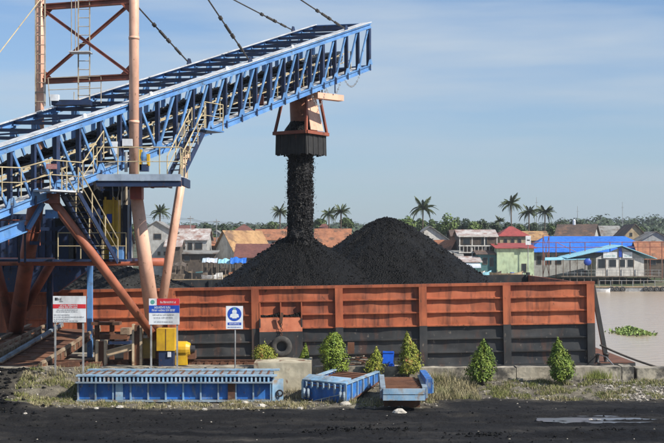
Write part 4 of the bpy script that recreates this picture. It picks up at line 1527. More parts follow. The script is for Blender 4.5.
# blue girder under the boom tail
MB().ibeam(P(-12, 240, 45.6), P(24, 226, 48.6), 0.25, 0.5, 0.05, BR).build('under_girder', M_BLUE, ldr)
MB().beam(P(28, 229, 48.8), P(43, 203, 48.8), 0.12, 0.2, BR).build('girder_strut', M_BLUE, ldr)
MB().box(P(52, 214, 49.0), (.5, .25, .35)).build('girder_plate', M_BLUE, ldr)
for px in (19, 25):
    MB().beam(P(px, 226, 48.9), P(px, 262, 50.5), 0.09, 0.09).build('girder_hanger', M_NAVY, ldr)
# dark belt house under the boom; its hood is a panel put in for shade
mh = MB().box2((-19.0, 60.3, P(0, 292, 60.3).z), (P(44, 0, 60.3).x, 60.9, P(0, 214, 60.3).z)).build('belt_house', M_NAVY, ldr)
MB().prism([P(44, 214, 60.35), P(100, 214, 60.35), P(100, 262, 60.35), P(82, 274, 60.35), P(58, 292, 60.35), P(44, 292, 60.35)], (0, .5, 0)).build('shade_hood', M_NAVY, ldr)
for k in range(14):
    x = P(2 + 7 * k, 0, 60.25).x
    MB().box2((x - .05, 60.22, P(0, 270, 60.2).z), (x + .05, 60.298, P(0, 216, 60.2).z)).build('house_rib', M_NAVY, mh)

# ---- blue portal frame by the rusty ramps
pfm = thing('ramp_hoist_frame', (P(70, 0, 59).x, 59.3, 0.98), 'blue steel portal frame standing behind the white and red sign', 'frame')
MB().ibeam((P(50, 0, 59.3).x, 59.3, 0.98), (P(50, 0, 59.3).x, 59.3, P(0, 266, 59.3).z), 0.28, 0.28, 0.04, (0, 1, 0)).build('column', M_NAVY, pfm)
MB().beam((P(90, 0, 58.6).x, 58.6, 0.98), (P(90, 0, 58.6).x, 58.6, P(0, 264, 58.6).z), 0.24, 0.26, (1, 0, 0)).build('column', M_BLUE, pfm)
MB().beam((P(48, 0, 59).x, 59.0, P(0, 264.5, 59).z), (P(92, 0, 59).x, 58.8, P(0, 264.5, 59).z), 0.24, 0.3, (0, 1, 0)).build('lintel', M_NAVY, pfm)

#--SECTION:YARD--
# ------------------------------------------------------------------ long blue ramp lying in the grass
YR0, YR1 = 48.9, 51.2
xa, xb = P(78.5, 0, YR0).x, P(271, 0, YR0).x
zt = P(0, 374.5, YR0).z
zw = P(0, 381, YR0).z
zbm = P(0, 401.5, YR0).z
rp = thing('ramp_bridge_section', ((xa + xb) / 2, 50, zbm), 'long faded blue steel ramp section lying level in front of the rail', 'ramp')
npan = 11
for fy, back in ((YR0, False), (YR1, True)):
    sg = -1 if not back else 1
    pw = (xb - xa) / npan
    for k in range(npan):
        m = M_RAMPB
        MB().box2((xa + k * pw + .012, fy, zbm + .1), (xa + (k + 1) * pw - .012, fy + .03, zw - .06)).build('web_panel', m, rp)
    for k in range(npan + 1):
        MB().box2((xa + k * pw - .03, fy - .12, zbm + .08), (xa + k * pw + .03, fy - .002, zw - .05)).build('stiffener', M_RAMPL if k % 4 else M_RAMPG, rp)
    MB().box2((xa - .05, fy - .16, zbm), (xb + .05, fy + .1, zbm + .08)).build('bottom_flange', M_RAMPG, rp)
    MB().box2((xa - .05, fy - .36, zw - .055), (xb + .05, fy + .12, zw)).build('girder_shelf', M_RAMPG, rp)
    MB().box2((xa - .05, fy - .33, zt - .05), (xb + .25, fy + .14, zt)).build('top_flange', M_RAMPL, rp)
    MB().box2((xa, fy + .02, zw + .002), (xb, fy + .06, zt - .052)).build('top_web', M_RAMPB, rp)
    mb = MB()
    nb = 46
    for k in range(nb):
        x = xa + (xb - xa) * (k + .5) / nb
        mb.prism([(x - .035, fy - .34, zw + .004), (x - .035, fy + .02, zw + .004), (x - .035, fy + .02, zt - .054), (x - .035, fy - .30, zt - .054)], (.07, 0, 0))
    mb.build('flange_brackets', M_RAMPL, rp, kind='stuff')
MB().box2((xa, YR0 + .15, zt - .14), (xb, YR1 - .17, zt - .07)).build('deck_plate', M_RAMPG, rp)
nb = 24
for k in range(nb):
    x = xa + (xb - xa) * (k + .5) / nb
    MB().box2((x - .03, YR0 + .16, zt - .068), (x + .03, YR1 - .18, zt - .03)).build('deck_cleat', M_RUST, rp)
MB().prism([(xb + .06, YR0 - .15, zbm + .02), (xb + .5, YR0 + .1, zbm + .02), (xb + .5, YR0 + .1, zw + .08), (xb + .06, YR0 - .15, zw + .1)], (-.02, .08, 0)).build('end_plate', M_RAMPL, rp)
MB().torus((xb + .36, YR0 - .1, zbm + .35), 0.12, 0.035, 14, 6, 'Y').build('lifting_eye', M_DARKP, rp)
for k in (2.15, 8.55):
    x = xa + k * pw
    MB().box2((x, YR0 - .135, zbm + .08), (x + .30, YR0 - .125, zw - .05)).build('patch_plate', M_RAMPL if k < 3 else M_RUST, rp)


# ------------------------------------------------------------------ tilted middle ramp
def frame_ramp(name, label, p_front_l, p_front_r, rise_vec, depth, hgt, web_m, deck_m, thick=.06, cat='ramp', lip=M_RAMPL, flange=M_RAMPL, nst=6):
    """plate-girder ramp; front edge from l to r (at deck level), rise_vec = direction of its length"""
    l, r = Vector(p_front_l), Vector(p_front_r)
    d = Vector(rise_vec).normalized() * depth
    up = Vector((0, 0, 1))
    side = (r - l).normalized()
    root = thing(name, (l + r) / 2 - up * hgt, label, cat)
    for q, s in ((l, -1), (r, 1)):
        t = side * (s * 0.035)
        MB().prism([q - t * 0, q + d, q + d * .99 - up * hgt * .55, q - up * hgt], t).build('side_web', web_m, root)
        MB().beam(q + up * .03, q + d + up * .03, .20, .06, side).build('side_flange', flange, root)
        MB().beam(q - up * hgt, q + d * .99 - up * hgt * .55, .16, .05, side).build('lower_flange', M_RUST, root)
        for k in range(nst + 1):
            f = (k + .02) / (nst + .04)
            o_ = side * (s * .07)
            hh = hgt * (1 - .45 * f) - .06
            MB().beam(q + d * f + o_ - up * .01, q + d * f + o_ - up * hh, .06, .09, d).build('side_stiffener', flange, root)
    dn = d.normalized()
    off = up * (-.10)
    MB().prism([l + off + side * .04, r + off - side * .04, r + d + off - side * .04, l + d + off + side * .04], up * -.05).build('deck_plate', deck_m, root)
    for k in range(1, 9):
        q = d * (k / 9)
        MB().beam(l + q + off + side * .05 + up * .02, r + q + off - side * .05 + up * .02, .05, .04, dn).build('deck_cleat', deck_m, root)
    return root, l, r, d, side, up


l = P(304, 381, 49.6)
r = P(344, 385, 48.6)
root, l, r, d, side, up = frame_ramp('ramp_bridge_section', 'short blue ramp tilted up to the right, between block and flat ramp', l, r, (0.44, 1.0, 0.05), 3.7, 0.78, M_RAMPB, M_RUSTD)
MB().prism([l + up * .07 - side * .08, r + up * .07 + side * .08, r + d * .17 + up * .2 + side * .06, l + d * .17 + up * .2 - side * .06], up * -.06).build('lip_plate', M_RAMPL, root)
MB().prism([l - up * .02, r - up * .02, r - up * .76 + d * .02, l - up * .76 + d * .02], d.normalized() * .03).build('front_panel', M_RAMPB, root)
for k in range(7):
    q = l.lerp(r, (k + .5) / 7) - d.normalized() * .02
    MB().prism([q - side * .035, q + side * .035, q + side * .03 - up * .24, q - side * .03 - up * .24], -d.normalized() * .10).build('lip_bracket', M_RAMPL, root)
for f in (0.03, .13, .93, 1.02):
    q = l.lerp(r, f) - up * .46 - d.normalized() * .08
    MB().torus(q, 0.17, 0.045, 14, 6, 'X', 1.3).build('hinge_eye', M_RAMPG, root)
MB().tube(r - up * .35 - d.normalized() * .1, l - up * .76 - d.normalized() * .1 + side * .5, .025, n=6).build('tie_rod', M_RAMPG, root)

# flat ramp on the right
l3, r3 = P(383, 388.5, 46.3), P(425, 388.5, 46.3)
root, l, r, d, side, up = frame_ramp('ramp_bridge_section', 'low ramp with rusty deck and pale blue front beam, beside dry grass', l3, r3, (0.03, 1.0, 0.0), 4.6, 0.42, M_RAMPB, M_RUSTD, flange=M_RAMPG)
for yy in (47.6, 50.4):
    MB().box2((l3.x + .1, yy, -.1), (r3.x - .1, yy + .3, l3.z - .43)).build('timber_bearer', M_RUST, root)
MB().prism([l - up * .0, r - up * .0, r - up * .21, l - up * .21], -d.normalized() * .12).build('front_beam', M_RAMPL, root)
MB().prism([l - up * .235, r - up * .235, r - up * .45, l - up * .45], -d.normalized() * .10).build('front_beam', M_RAMPL, root)
MB().box2((r.x + .10, 47.2, r.z - .30), (r.x + .36, 50.6, r.z + .28)).build('side_box_girder', M_RAMPB, root)
for k in range(5):
    y = 47.25 + k * .75
    MB().box2((r.x + .361, y, r.z - .28), (r.x + .42, y + .06, r.z + .26)).build('girder_stiffener', M_RAMPL, root)
for k in range(9):
    y = 46.5 + k * .49
    MB().beam((l.x + .1, y, l.z - .03), (r.x - .1, y, l.z - .03), .1, .05, (0, 1, 0)).build('rusty_plank', M_RUSTD, root)

# ------------------------------------------------------------------ rusty ramps on the left
l4, r4 = P(0, 363, 54.2), P(40, 365, 53.6)
root, l, r, d, side, up = frame_ramp('boarding_ramp', 'brown rusty boarding ramp rising behind the white and red sign', l4, r4, (0.25, 1.0, 0.215), 6.2, 0.42, M_RUST, M_RUSTD, flange=M_CREAMS, nst=13)
MB().beam(l + up * .1, l + d + up * .1, .16, .16, side).build('kerb_beam', M_RAMPG, root)
MB().beam(r + side * .05 + up * .1, r + d + side * .05 + up * .1, .1, .09, side).build('kerb_rail', M_CREAMS, root)
l5, r5 = P(-30, 352, 55.5), P(-2, 353, 55.2)
root, l, r, d, side, up = frame_ramp('boarding_ramp', 'second rusty ramp at the left picture edge', l5, r5, (0.27, 1.0, 0.17), 5.6, 0.55, M_CREAMS, M_RUSTD, flange=M_CREAMS, nst=11)
for k in range(11):
    q = r + d * (0.05 + .93 * k / 10) + side * .05
    MB().beam(q - up * .3, q + up * .28, .1, .08, d).build('kerb_post', M_CREAMS, root)
MB().beam(r + side * .05 + up * .3, r + d + side * .05 + up * .3, .12, .1, side).build('kerb_rail', M_CREAMS, root)

# cream and rust steel trestle beside the ramp
M_CREAMB = mat('cream_trestle_paint', (0.55, 0.44, 0.30), (0.44, 0.32, 0.20), 1.6, rough=0.6, c3=RUST, s3=2.0, lo3=0.57, hi3=0.70)
tr = thing('steel_trestle', (P(120, 0, 54.4).x, 54.4, 0.99), 'cream and rust steel trestle of posts and a sloping beam beside the ramp', 'trestle')
for px0, px1, y0, y1, m in ((96, 99, 340, 366, M_CREAMB), (99, 104.2, 341, 366, M_RUST), (104.4, 107, 340, 367, M_CREAMB), (132.5, 134.6, 324, 367, M_CREAMB), (134.8, 140, 325, 366, M_RUST), (140.2, 142.6, 324, 368, M_CREAMB)):
    a, c = P(px0, y1, 54.4), P(px1, y0, 54.4)
    MB().box2((a.x, 54.25 if m is M_CREAMB else 54.33, .99), (c.x, 54.55 if m is M_CREAMB else 54.47, c.z)).build('post_flange' if m is M_CREAMB else 'post_web', m, tr)
MB().ibeam(P(107, 353.5, 54.4), P(133, 346.5, 54.4), 0.26, 0.30, 0.04, (0, 1, 0)).build('sloping_beam', M_CREAMB, tr)
MB().beam(P(86, 365.5, 54.35), P(108, 365, 54.35), .1, .1, (0, 1, 0)).build('foot_bar', M_OXIDE_SHADE, tr)
for px in (87, 94, 101):
    MB().beam(P(px, 367, 54.32), P(px, 361.5, 54.32), .07, .07).build('foot_stub', M_OXIDE_SHADE, tr)
for x0_, x1_, y0, y1, m in ((100, 128, 334, 339, M_RUST), (121, 130, 328, 334.5, M_CREAMS), (108, 131, 341, 344, M_NAVY), (92, 120, 322, 325, M_RUST)):
    a, c = P(x0_, y1, 57.4), P(x1_, y0, 57.4)
    MB().box2((a.x, 57.2, a.z), (c.x, 57.9, c.z)).build('stowed_plate', m, tr)
for px in (97, 112, 126):
    MB().beam((P(px, 0, 57.5).x, 57.5, -1.9), (P(px, 0, 57.5).x, 57.5, P(0, 320 if px < 120 else 330, 57.5).z), .2, .2).build('trestle_pile', M_RUST, tr)

# low heap of rusty scrap on the quay edge under the left ramps
for i, (px, py, Y, dims) in enumerate(((62, 366, 53.6, (.6, .3, .16)), (74, 365, 53.7, (.5, .3, .2)), (92, 364, 53.8, (.9, .25, .12)))):
    c = P(px, py, Y)
    mb = MB().box((c.x, Y, 1.0 + dims[2] / 2), dims).beam((c.x - .4, Y - .1, 1.02 + dims[2]), (c.x + .45, Y + .05, 1.06 + dims[2]), .08, .06)
    mb.build('scrap_steel', M_RUST, label=('small flat scrap steel between the sign posts', 'thicker scrap steel lump at the right sign post', 'longer scrap steel bar at the trestle foot')[i], cat='scrap')


# ------------------------------------------------------------------ signs
def words_row(mb, x0, x1, zc, h, y, seed, gap=.35, ww=(1.2, 4.0)):
    """a line of illegible print: word-long runs of letter-like strokes"""
    rnd = random.Random(seed)
    x = x0
    while x < x1:
        w = min(rnd.uniform(*ww) * h, x1 - x)
        xx = x
        while xx < x + w - h * .2:
            lw = rnd.uniform(.32, .55) * h
            hh = h * rnd.choice((.75, .9, 1.0, 1.0))
            z0 = zc - h / 2
            mb.box2((xx, y - .004, z0), (xx + lw * .38, y, z0 + hh))
            if rnd.random() < .6:
                mb.box2((xx + lw * .38, y - .0038, z0 + hh * .78), (xx + lw * .8, y, z0 + hh))
            if rnd.random() < .5:
                mb.box2((xx + lw * .38, y - .0036, z0), (xx + lw * .8, y, z0 + hh * .2))
            xx += lw
        x += w + gap * h
    return mb


YS = 51.3
s1 = thing('sign_board', (P(68, 0, YS).x, YS, gz(P(68, 0, YS).x, YS)), 'white notice board with a red band on two grey posts', 'sign')
for px in (55, 83):
    x = P(px, 0, YS).x
    MB().beam((x, YS + .05, gz(x, YS) - .3), (x, YS + .05, P(0, 297, YS).z), .07, .07).build('post', M_GALV, s1)
a, c = P(53, 322.3, YS), P(86, 296, YS)
MB().box2((a.x, YS - .015, a.z), (c.x, YS + .01, c.z)).build('board', M_WHITE, s1)
W, Hh = c.x - a.x, c.z - a.z
fy = YS - .016
MB().box2((a.x, fy - .004, a.z + Hh * .53), (c.x, fy, a.z + Hh * .69)).build('red_band', M_REDP, s1)
mb = MB()
words_row(mb, a.x + W * .22, a.x + W * .74, a.z + Hh * .645, Hh * .055, fy - .004, 1)
words_row(mb, a.x + W * .18, a.x + W * .74, a.z + Hh * .575, Hh * .055, fy - .004, 2)
mb.build('lettering', M_WHITE, s1)
mb = MB()
for i, (u0, u1, v) in enumerate(((.12, .75, .47), (.1, .76, .40), (.03, .52, .28), (.03, .95, .20), (.03, .5, .12), (.03, .78, .05))):
    words_row(mb, a.x + W * u0, a.x + W * u1, a.z + Hh * v, Hh * .04, fy, 10 + i)
mb.build('small_print', M_GREYP, s1)
mb = MB()
mb.box2((a.x + W * .06, fy - .004, a.z + Hh * .83), (a.x + W * .12, fy, a.z + Hh * .94))
mb.box2((a.x + W * .13, fy - .004, a.z + Hh * .83), (a.x + W * .15, fy, a.z + Hh * .94))
words_row(mb, a.x + W * .165, a.x + W * .28, a.z + Hh * .885, Hh * .10, fy, 5, ww=(2, 3))
words_row(mb, a.x + W * .2, a.x + W * .31, a.z + Hh * .79, Hh * .03, fy, 6)
mb.build('emblem', M_DARKP, s1)

YS = 52.8
s2 = thing('sign_board', (P(164, 0, YS).x, YS, gz(P(164, 0, YS).x, YS)), 'red, blue and white notice board on two posts beside the yellow housing', 'sign')
for px in (151, 177):
    x = P(px, 0, YS).x
    MB().beam((x, YS + .05, gz(x, YS) - .3), (x, YS + .05, P(0, 299, YS).z), .07, .07).build('post', M_GALV, s2)
a, c = P(149, 324.5, YS), P(179.5, 298.5, YS)
W, Hh = c.x - a.x, c.z - a.z
fy = YS - .016
MB().box2((a.x, YS - .015, a.z), (c.x, YS + .01, c.z)).build('board', M_WHITE, s2)
MB().box2((a.x + W * .26, fy - .004, a.z + Hh * .74), (c.x, fy, c.z)).build('red_band', M_REDP, s2)
MB().box2((a.x, fy - .004, a.z + Hh * .45), (c.x, fy, a.z + Hh * .735)).build('blue_band', M_BLUEP, s2)
MB().lathe((a.x + W * .12, fy - .002, a.z + Hh * .865), [(0, .004), (Hh * .085, .004), (Hh * .085, -.003), (0, -.003)], 16, 'Y').build('emblem', M_TEALP, s2)
mb = MB()
words_row(mb, a.x + W * .37, a.x + W * .88, a.z + Hh * .86, Hh * .075, fy - .004, 31)
words_row(mb, a.x + W * .18, a.x + W * .74, a.z + Hh * .66, Hh * .08, fy - .004, 32)
words_row(mb, a.x + W * .10, a.x + W * .86, a.z + Hh * .55, Hh * .08, fy - .004, 33)
mb.build('lettering', M_WHITE, s2)
mb = MB()
words_row(mb, a.x + W * .12, a.x + W * .84, a.z + Hh * .37, Hh * .05, fy, 34)
words_row(mb, a.x + W * .16, a.x + W * .80, a.z + Hh * .26, Hh * .06, fy, 35)
words_row(mb, a.x + W * .17, a.x + W * .78, a.z + Hh * .10, Hh * .045, fy, 36)
mb.build('small_print', M_GREYP, s2)

YS = 52.6
s3 = thing('sign_board', (P(235, 0, YS).x, YS, gz(P(235, 0, YS).x, YS)), 'small white safety sign with round blue symbol on one thin post', 'sign')
x = P(235, 0, YS).x
MB().tube((x, YS + .04, gz(x, YS) - .3), (x, YS + .04, P(0, 309, YS).z), .032, n=8).build('post', M_GALV, s3)
a, c = P(226, 329, YS), P(243, 306, YS)
W, Hh = c.x - a.x, c.z - a.z
fy = YS - .016
MB().box2((a.x, YS - .015, a.z), (c.x, YS + .01, c.z)).build('board', M_WHITE, s3)
ctr = Vector((a.x + W * .5, fy - .002, a.z + Hh * .65))
MB().lathe(ctr, [(0, .004), (W * .41, .004), (W * .41, -.003), (0, -.003)], 32, 'Y').build('blue_disc', M_BLUEP, s3)
mb = MB()
z0 = ctr.z
k = W * .41
# white worker symbol: helmeted head over a vest
mb.prism([(ctr.x + k * u, fy - .006, z0 + k * v) for u, v in ((-.30, .15), (-.34, .45), (-.22, .62), (.22, .62), (.34, .45), (.30, .15))], (0, -.003, 0))
mb.prism([(ctr.x + k * u, fy - .006, z0 + k * v) for u, v in ((-.22, .12), (-.58, -.05), (-.66, -.45), (-.34, -.5), (-.3, -.62), (.3, -.62), (.34, -.5), (.66, -.45), (.58, -.05), (.22, .12))], (0, -.003, 0))
mb.build('worker_symbol', M_WHITE, s3)
MB().box2((ctr.x - k * .2, fy - .0125, z0 + k * .68), (ctr.x + k * .2, fy - .006, z0 + k * .9)).build('helmet_mark', M_TEALP, s3)
MB().box2((a.x + W * .1, fy - .004, a.z + Hh * .17), (a.x + W * .9, fy, a.z + Hh * .285)).build('text_panel', M_BLUEP, s3)
mb = MB()
words_row(mb, a.x + W * .2, a.x + W * .82, a.z + Hh * .23, Hh * .06, fy - .004, 41)
mb.build('lettering', M_WHITE, s3)
mb = MB()
words_row(mb, a.x + W * .1, a.x + W * .88, a.z + Hh * .08, Hh * .04, fy, 42)
mb.build('small_print', M_BLUEP, s3)

# ------------------------------------------------------------------ shrubs
random.seed(11)
shrub(265, 346, 25, 366, 53.6, M_SHRUBY, 'small yellow-green shrub on the concrete block left of the tyre', 1500, 'ball')
shrub(305, 345, 12, 366, 53.8, M_SHRUB, 'smallest green shrub just right of the tyre', 700, 'cone')
shrub(335, 334, 28, 376, 53.0, M_SHRUB, 'large bushy green shrub behind the tilted ramp', 3600, 'ball', .055)
shrub(375, 349, 21, 377, 53.0, M_SHRUBY, 'small yellowish shrub left of the blue plastic bin', 1500, 'cone')
shrub(408, 334, 27, 378, 52.9, M_SHRUBY, 'tall pointed shrub with reddish tip behind the rusty flat ramp', 3600, 'cone', .05)
shrub(482, 341, 32, 385, 52.3, M_SHRUBD, 'dense green egg-shaped shrub in front of the wall, left of the last one', 4800, 'cone', .055)
shrub(560, 340, 29, 384, 52.3, M_SHRUBD, 'rightmost dense green shrub in front of the barge end', 4800, 'cone', .055)

# blue bin and debris on the wall
bb = P(388, 365, 53.9)
bn = thing('plastic_bin', (bb.x, 53.9, 1.0), 'bright blue plastic drum cut open, standing on the quay wall', 'bin')
M_BIN = mat('bright_blue_plastic', (0.01, 0.10, 0.62), (0.015, 0.13, 0.7), 3, rough=0.4)
MB().prism([(bb.x - .27, 53.75, 1.12), (bb.x + .22, 53.75, 1.12), (bb.x + .27, 53.75, 1.62), (bb.x - .22, 53.75, 1.66)], (0, .4, 0)).build('drum_body', M_BIN, bn)
MB().prism([(bb.x + .0, 53.73, 1.0), (bb.x + .3, 53.73, 1.0), (bb.x + .24, 53.73, 1.14), (bb.x + .05, 53.73, 1.14)], (0, .3, 0)).build('drum_foot', M_BIN, bn)
MB().box2((bb.x - .24, 53.72, 1.60), (bb.x + .26, 53.749, 1.68)).build('drum_rim', M_BIN, bn)
random.seed(5)
M_PLANKW = mat('bleached_plank', (0.42, 0.37, 0.30), (0.30, 0.26, 0.2), 4, rough=0.9)
pl = thing('plank_heap', (P(358, 0, 54).x, 54, 1.0), 'heap of bleached broken planks on the wall between two shrubs', 'planks')
for k in range(14):
    c = P(random.uniform(350, 365), 0, 54.0)
    z = 1.02 + 0.028 * k
    a = random.uniform(-.5, .5)
    ln = random.uniform(.25, .5)
    MB().beam((c.x - ln * math.cos(a), 54 - .3 * math.sin(a), z + random.uniform(-.03, .06)), (c.x + ln * math.cos(a), 54 + .3 * math.sin(a), z + random.uniform(-.05, .08)), .12, .035).build('plank', M_PLANKW if k % 3 else M_RUST, pl)
MB().box(P(351, 348, 54.1), (.3, .2, .5)).build('crate_end', M_RUST, pl)

# ------------------------------------------------------------------ stones, rubble and grass
M_RUBBLE = mat('rubble_stones', (0.22, 0.20, 0.17), (0.36, 0.33, 0.28), 3, rough=0.95, island=0.5)
random.seed(9)
stones = [(262, 407, .30), (400, 413.5, .42), (66, 383, .55), (72, 381, .4), (345, 405, .35), (326, 402, .25), (120, 408, .25), (245, 403, .2), (24, 414, .14),
          (590, 420.5, .16), (603, 421.5, .2), (95, 409, .18), (170, 407, .16), (205, 410, .18), (300, 409, .2), (455, 398, .18)]
for i, (px, py, s) in enumerate(stones):
    Y = F * CH / (py - H0)
    for _ in range(6):
        X = (px - 332) * Y / F
        zz = gz(X, Y)
        Y = F * (CH - zz) / (py - H0)
    mb = MB()
    na, nb_ = 10, 6
    mb.v.append(Vector((X, Y, zz + s * .42)))
    for j in range(1, nb_):
        ph = math.pi * j / nb_
        for k in range(na):
            a = 2 * math.pi * k / na
            rr = s * .5 * (1 + .35 * fbm(math.cos(a) * 1.5 + i, math.sin(a) * 1.5, ph * 1.5))
            mb.v.append(Vector((X + rr * math.sin(ph) * math.cos(a) * 1.2, Y + rr * math.sin(ph) * math.sin(a), zz + .1 * s + rr * .7 * math.cos(ph))))
    mb.v.append(Vector((X, Y, zz - s * .3)))
    for k in range(na):
        mb.f.append((0, 1 + k, 1 + (k + 1) % na))
    for j in range(nb_ - 2):
        for k in range(na):
            a = 1 + j * na + k
            b2 = 1 + j * na + (k + 1) % na
            mb.f.append((a, a + na, b2 + na, b2))
    e = len(mb.v) - 1
    for k in range(na):
        mb.f.append((e, 1 + (nb_ - 2) * na + (k + 1) % na, 1 + (nb_ - 2) * na + k))
    lab = {(262, 407): 'pale stone in the dry grass below the right part of the long blue ramp', (400, 413.5): 'largest pale stone, under the front of the low rusty-decked ramp',
           (66, 383): 'big pale boulder in the weeds left of the long blue ramp', (72, 381): 'smaller boulder against the left end of the long blue ramp',
           (345, 405): 'pale stone at the near corner of the tilted blue ramp', (24, 414): 'pale stone alone on the black yard at far left',
           (590, 420.5): 'smaller of two stones at the puddle', (603, 421.5): 'larger of two stones at the puddle', (330, 417): 'small pale stone on the black yard in front of the tilted ramp',
           (455, 398): 'small pale stone at the right grass edge'}.get((px, py))
    mb.build('pale_stone', M_STONE, label=lab or 'small pale stone along the front edge of the dry grass strip', cat='stone', group='pale stones along the yard edge')

mb = MB()
for _ in range(5200):
    X = random.uniform(-15.5, 15.5)
    Y = random.uniform(39.0, 53.2)
    sm = soil_mask(X, Y)
    if random.random() > (0.75 * sm + .015):
        continue
    s = random.uniform(.02, .065) * (1.0 if sm > .4 else .75)
    mb.lump((X, Y, gz(X, Y) + s * .3), (s * 1.2, s, s * .7), .35)
for _ in range(900):
    X = random.uniform(11.5, 16)
    Y = random.uniform(49.5, 53.3)
    s = random.uniform(.03, .08)
    mb.lump((X, Y, gz(X, Y) + s * .3), (s * 1.2, s, s * .7), .35)
mb.build('rubble', M_RUBBLE, label='scattered small rubble and gravel on the yard edge', cat='rubble', kind='stuff', fix=False)
mb = MB()
for _ in range(1500):
    X = random.uniform(-16, 16)
    Y = random.uniform(38.5, 47.5)
    if fbm(X * .35, Y * .7, 6.0) < .05 and random.random() > .2:
        continue
    s = random.uniform(.012, .045)
    mb.lump((X, Y, gz(X, Y) + s * .3), (s * 1.3, s, s * .8), .35)
for _ in range(900):
    X, Y = -15.5 + abs(random.gauss(0, 1.6)), random.uniform(39.5, 52.5)
    s = random.uniform(.02, .12)
    mb.lump((X, Y, gz(X, Y) + s * .3), (s * 1.3, s, s * .8), .35)
for cx_, cy_, n_ in ((.9, 41.2, 130), (-.2, 40.9, 60), (2.2, 41.4, 40), (-12.5, 42.0, 120), (-14.2, 40.6, 150), (5.2, 40.3, 60), (9.5, 41.0, 70)):
    for _ in range(n_):
        X, Y = random.gauss(cx_, .45), random.gauss(cy_, .28)
        s = random.uniform(.015, .065)
        mb.lump((X, Y, gz(X, Y) + s * .4), (s * 1.3, s, s * .9), .35)
mb.build('coal_crumbs', M_COAL, label='black coal crumbs strewn over the yard', cat='coal', kind='stuff', fix=False)

M_DRY = mat('dry_grass_blades', (0.38, 0.335, 0.20), (0.25, 0.215, 0.12), 1.2, rough=0.8, island=0.45, spec=0.2, c3=(0.13, 0.16, 0.04), s3=0.7, lo3=0.52, hi3=0.66)
M_GRN = mat('green_weed_blades', (0.12, 0.15, 0.035), (0.20, 0.21, 0.06), 1.4, rough=0.8, island=0.45, spec=0.2)


def blades(mb, n, x0, x1, y0, y1, h0, h1, dens=0.0, wd=.010):
    for _ in range(n):
        X, Y = random.uniform(x0, x1), random.uniform(y0, y1)
        f = fbm(X * .9, Y * 1.4, 12.0, 3)
        if f < dens or soil_mask(X, Y) < .35:
            continue
        z = gz(X, Y)
        hh = random.uniform(h0, h1) * (0.6 + .9 * max(0, f - dens))
        a = random.uniform(0, 6.28)
        ln = random.uniform(.1, .75) * hh
        t = Vector((math.cos(a) * ln, math.sin(a) * ln, hh))
        b0 = random.uniform(0, 6.28)
        w = Vector((math.cos(b0) * wd, math.sin(b0) * wd, 0))
        p = Vector((X, Y, z - .02))
        mid = p + t * .55 + Vector((0, 0, hh * .12))
        mb.add([p - w, p + w, mid + w * .7, mid - w * .7, p + t], [(0, 1, 2, 3), (3, 2, 4)])


random.seed(31)
mb = MB()
blades(mb, 15000, -12.0, -1.0, 47.1, 48.8, .05, .20, -.04)
blades(mb, 5200, -3.3, 4.5, 47.6, 51.4, .08, .30, .0)
blades(mb, 19000, 4.3, 15.5, 49.4, 53.3, .06, .27, .04)
blades(mb, 4200, 3.7, 6.2, 49.2, 53.2, .2, .45, -.35)
blades(mb, 5500, -13.2, -10.3, 48.5, 53.2, .10, .34, .1)
mb.build('dry_grass', M_DRY, label='straw-coloured dry grass along the quay and around the ramps', cat='grass', kind='stuff', fix=False)
mb = MB()
blades(mb, 12000, 4.5, 15.5, 49.8, 53.2, .08, .24, .0)
blades(mb, 5000, -13.2, -10.0, 48.0, 51.0, .08, .24, .05)
blades(mb, 4000, -12, 4, 47.5, 49.0, .06, .18, .05)
for _ in range(260):
    X = random.gauss(P(601, 0, 53).x, .3)
    Y = random.uniform(53.2, 53.4)
    hh = random.uniform(.1, .5)
    p = Vector((X, Y, .5))
    mb.add([p - Vector((.012, 0, 0)), p + Vector((.012, 0, 0)), p + Vector((random.uniform(-.15, .15), random.uniform(-.05, .15), hh))], [(0, 1, 2)])
mb.build('green_weeds', M_GRN, label='low green weeds among the dry grass', cat='weeds', kind='stuff', fix=False)

#--SECTION:FAR--
# ------------------------------------------------------------------ far bank: houses
def roofm(name, c1, c2, c3=None, sc=.5, lo3=.52, hi3=.62, s3=.45):
    return mat(name, c1, c2, sc, rough=0.85, c3=c3, s3=s3, lo3=lo3, hi3=hi3, st=(1, 1, .4), bump=.5, bscale=2.5, bdist=.1)


R_TAN = roofm('tan_tile_roof', (0.40, 0.24, 0.11), (0.30, 0.17, 0.08), (0.17, 0.10, 0.06))
R_ORANGE = roofm('orange_tile_roof', (0.36, 0.15, 0.075), (0.26, 0.11, 0.06), (0.15, 0.08, 0.05))
R_BROWN = roofm('red_brown_roof', (0.17, 0.065, 0.05), (0.13, 0.05, 0.042))
R_RED = roofm('red_sheet_roof', (0.33, 0.055, 0.05), (0.26, 0.05, 0.045))
R_DARK = roofm('dark_brown_roof', (0.085, 0.06, 0.05), (0.13, 0.085, 0.065), (0.20, 0.11, 0.07))
R_GREY = roofm('grey_sheet_roof', (0.25, 0.25, 0.24), (0.18, 0.18, 0.17), (0.14, 0.11, 0.09))
R_PATCH = roofm('patchy_rust_and_zinc_roof', (0.42, 0.38, 0.36), (0.26, 0.15, 0.12), (0.5, 0.48, 0.46), sc=.6)
R_BLUE = roofm('bright_blue_sheet_roof', (0.02, 0.16, 0.62), (0.015, 0.13, 0.55))
R_CYAN = roofm('pale_cyan_sheet_roof', (0.28, 0.58, 0.70), (0.24, 0.52, 0.66))
W_WHITE = mat('whitewashed_wall', (0.62, 0.60, 0.55), (0.50, 0.48, 0.44), .6, rough=.9, c3=(.25, .22, .19), s3=.5, lo3=.58, hi3=.75)
W_GREY = mat('grey_plaster_wall', (0.42, 0.42, 0.40), (0.33, 0.33, 0.31), .6, rough=.9, c3=(.2, .18, .16), s3=.5, lo3=.58, hi3=.75)
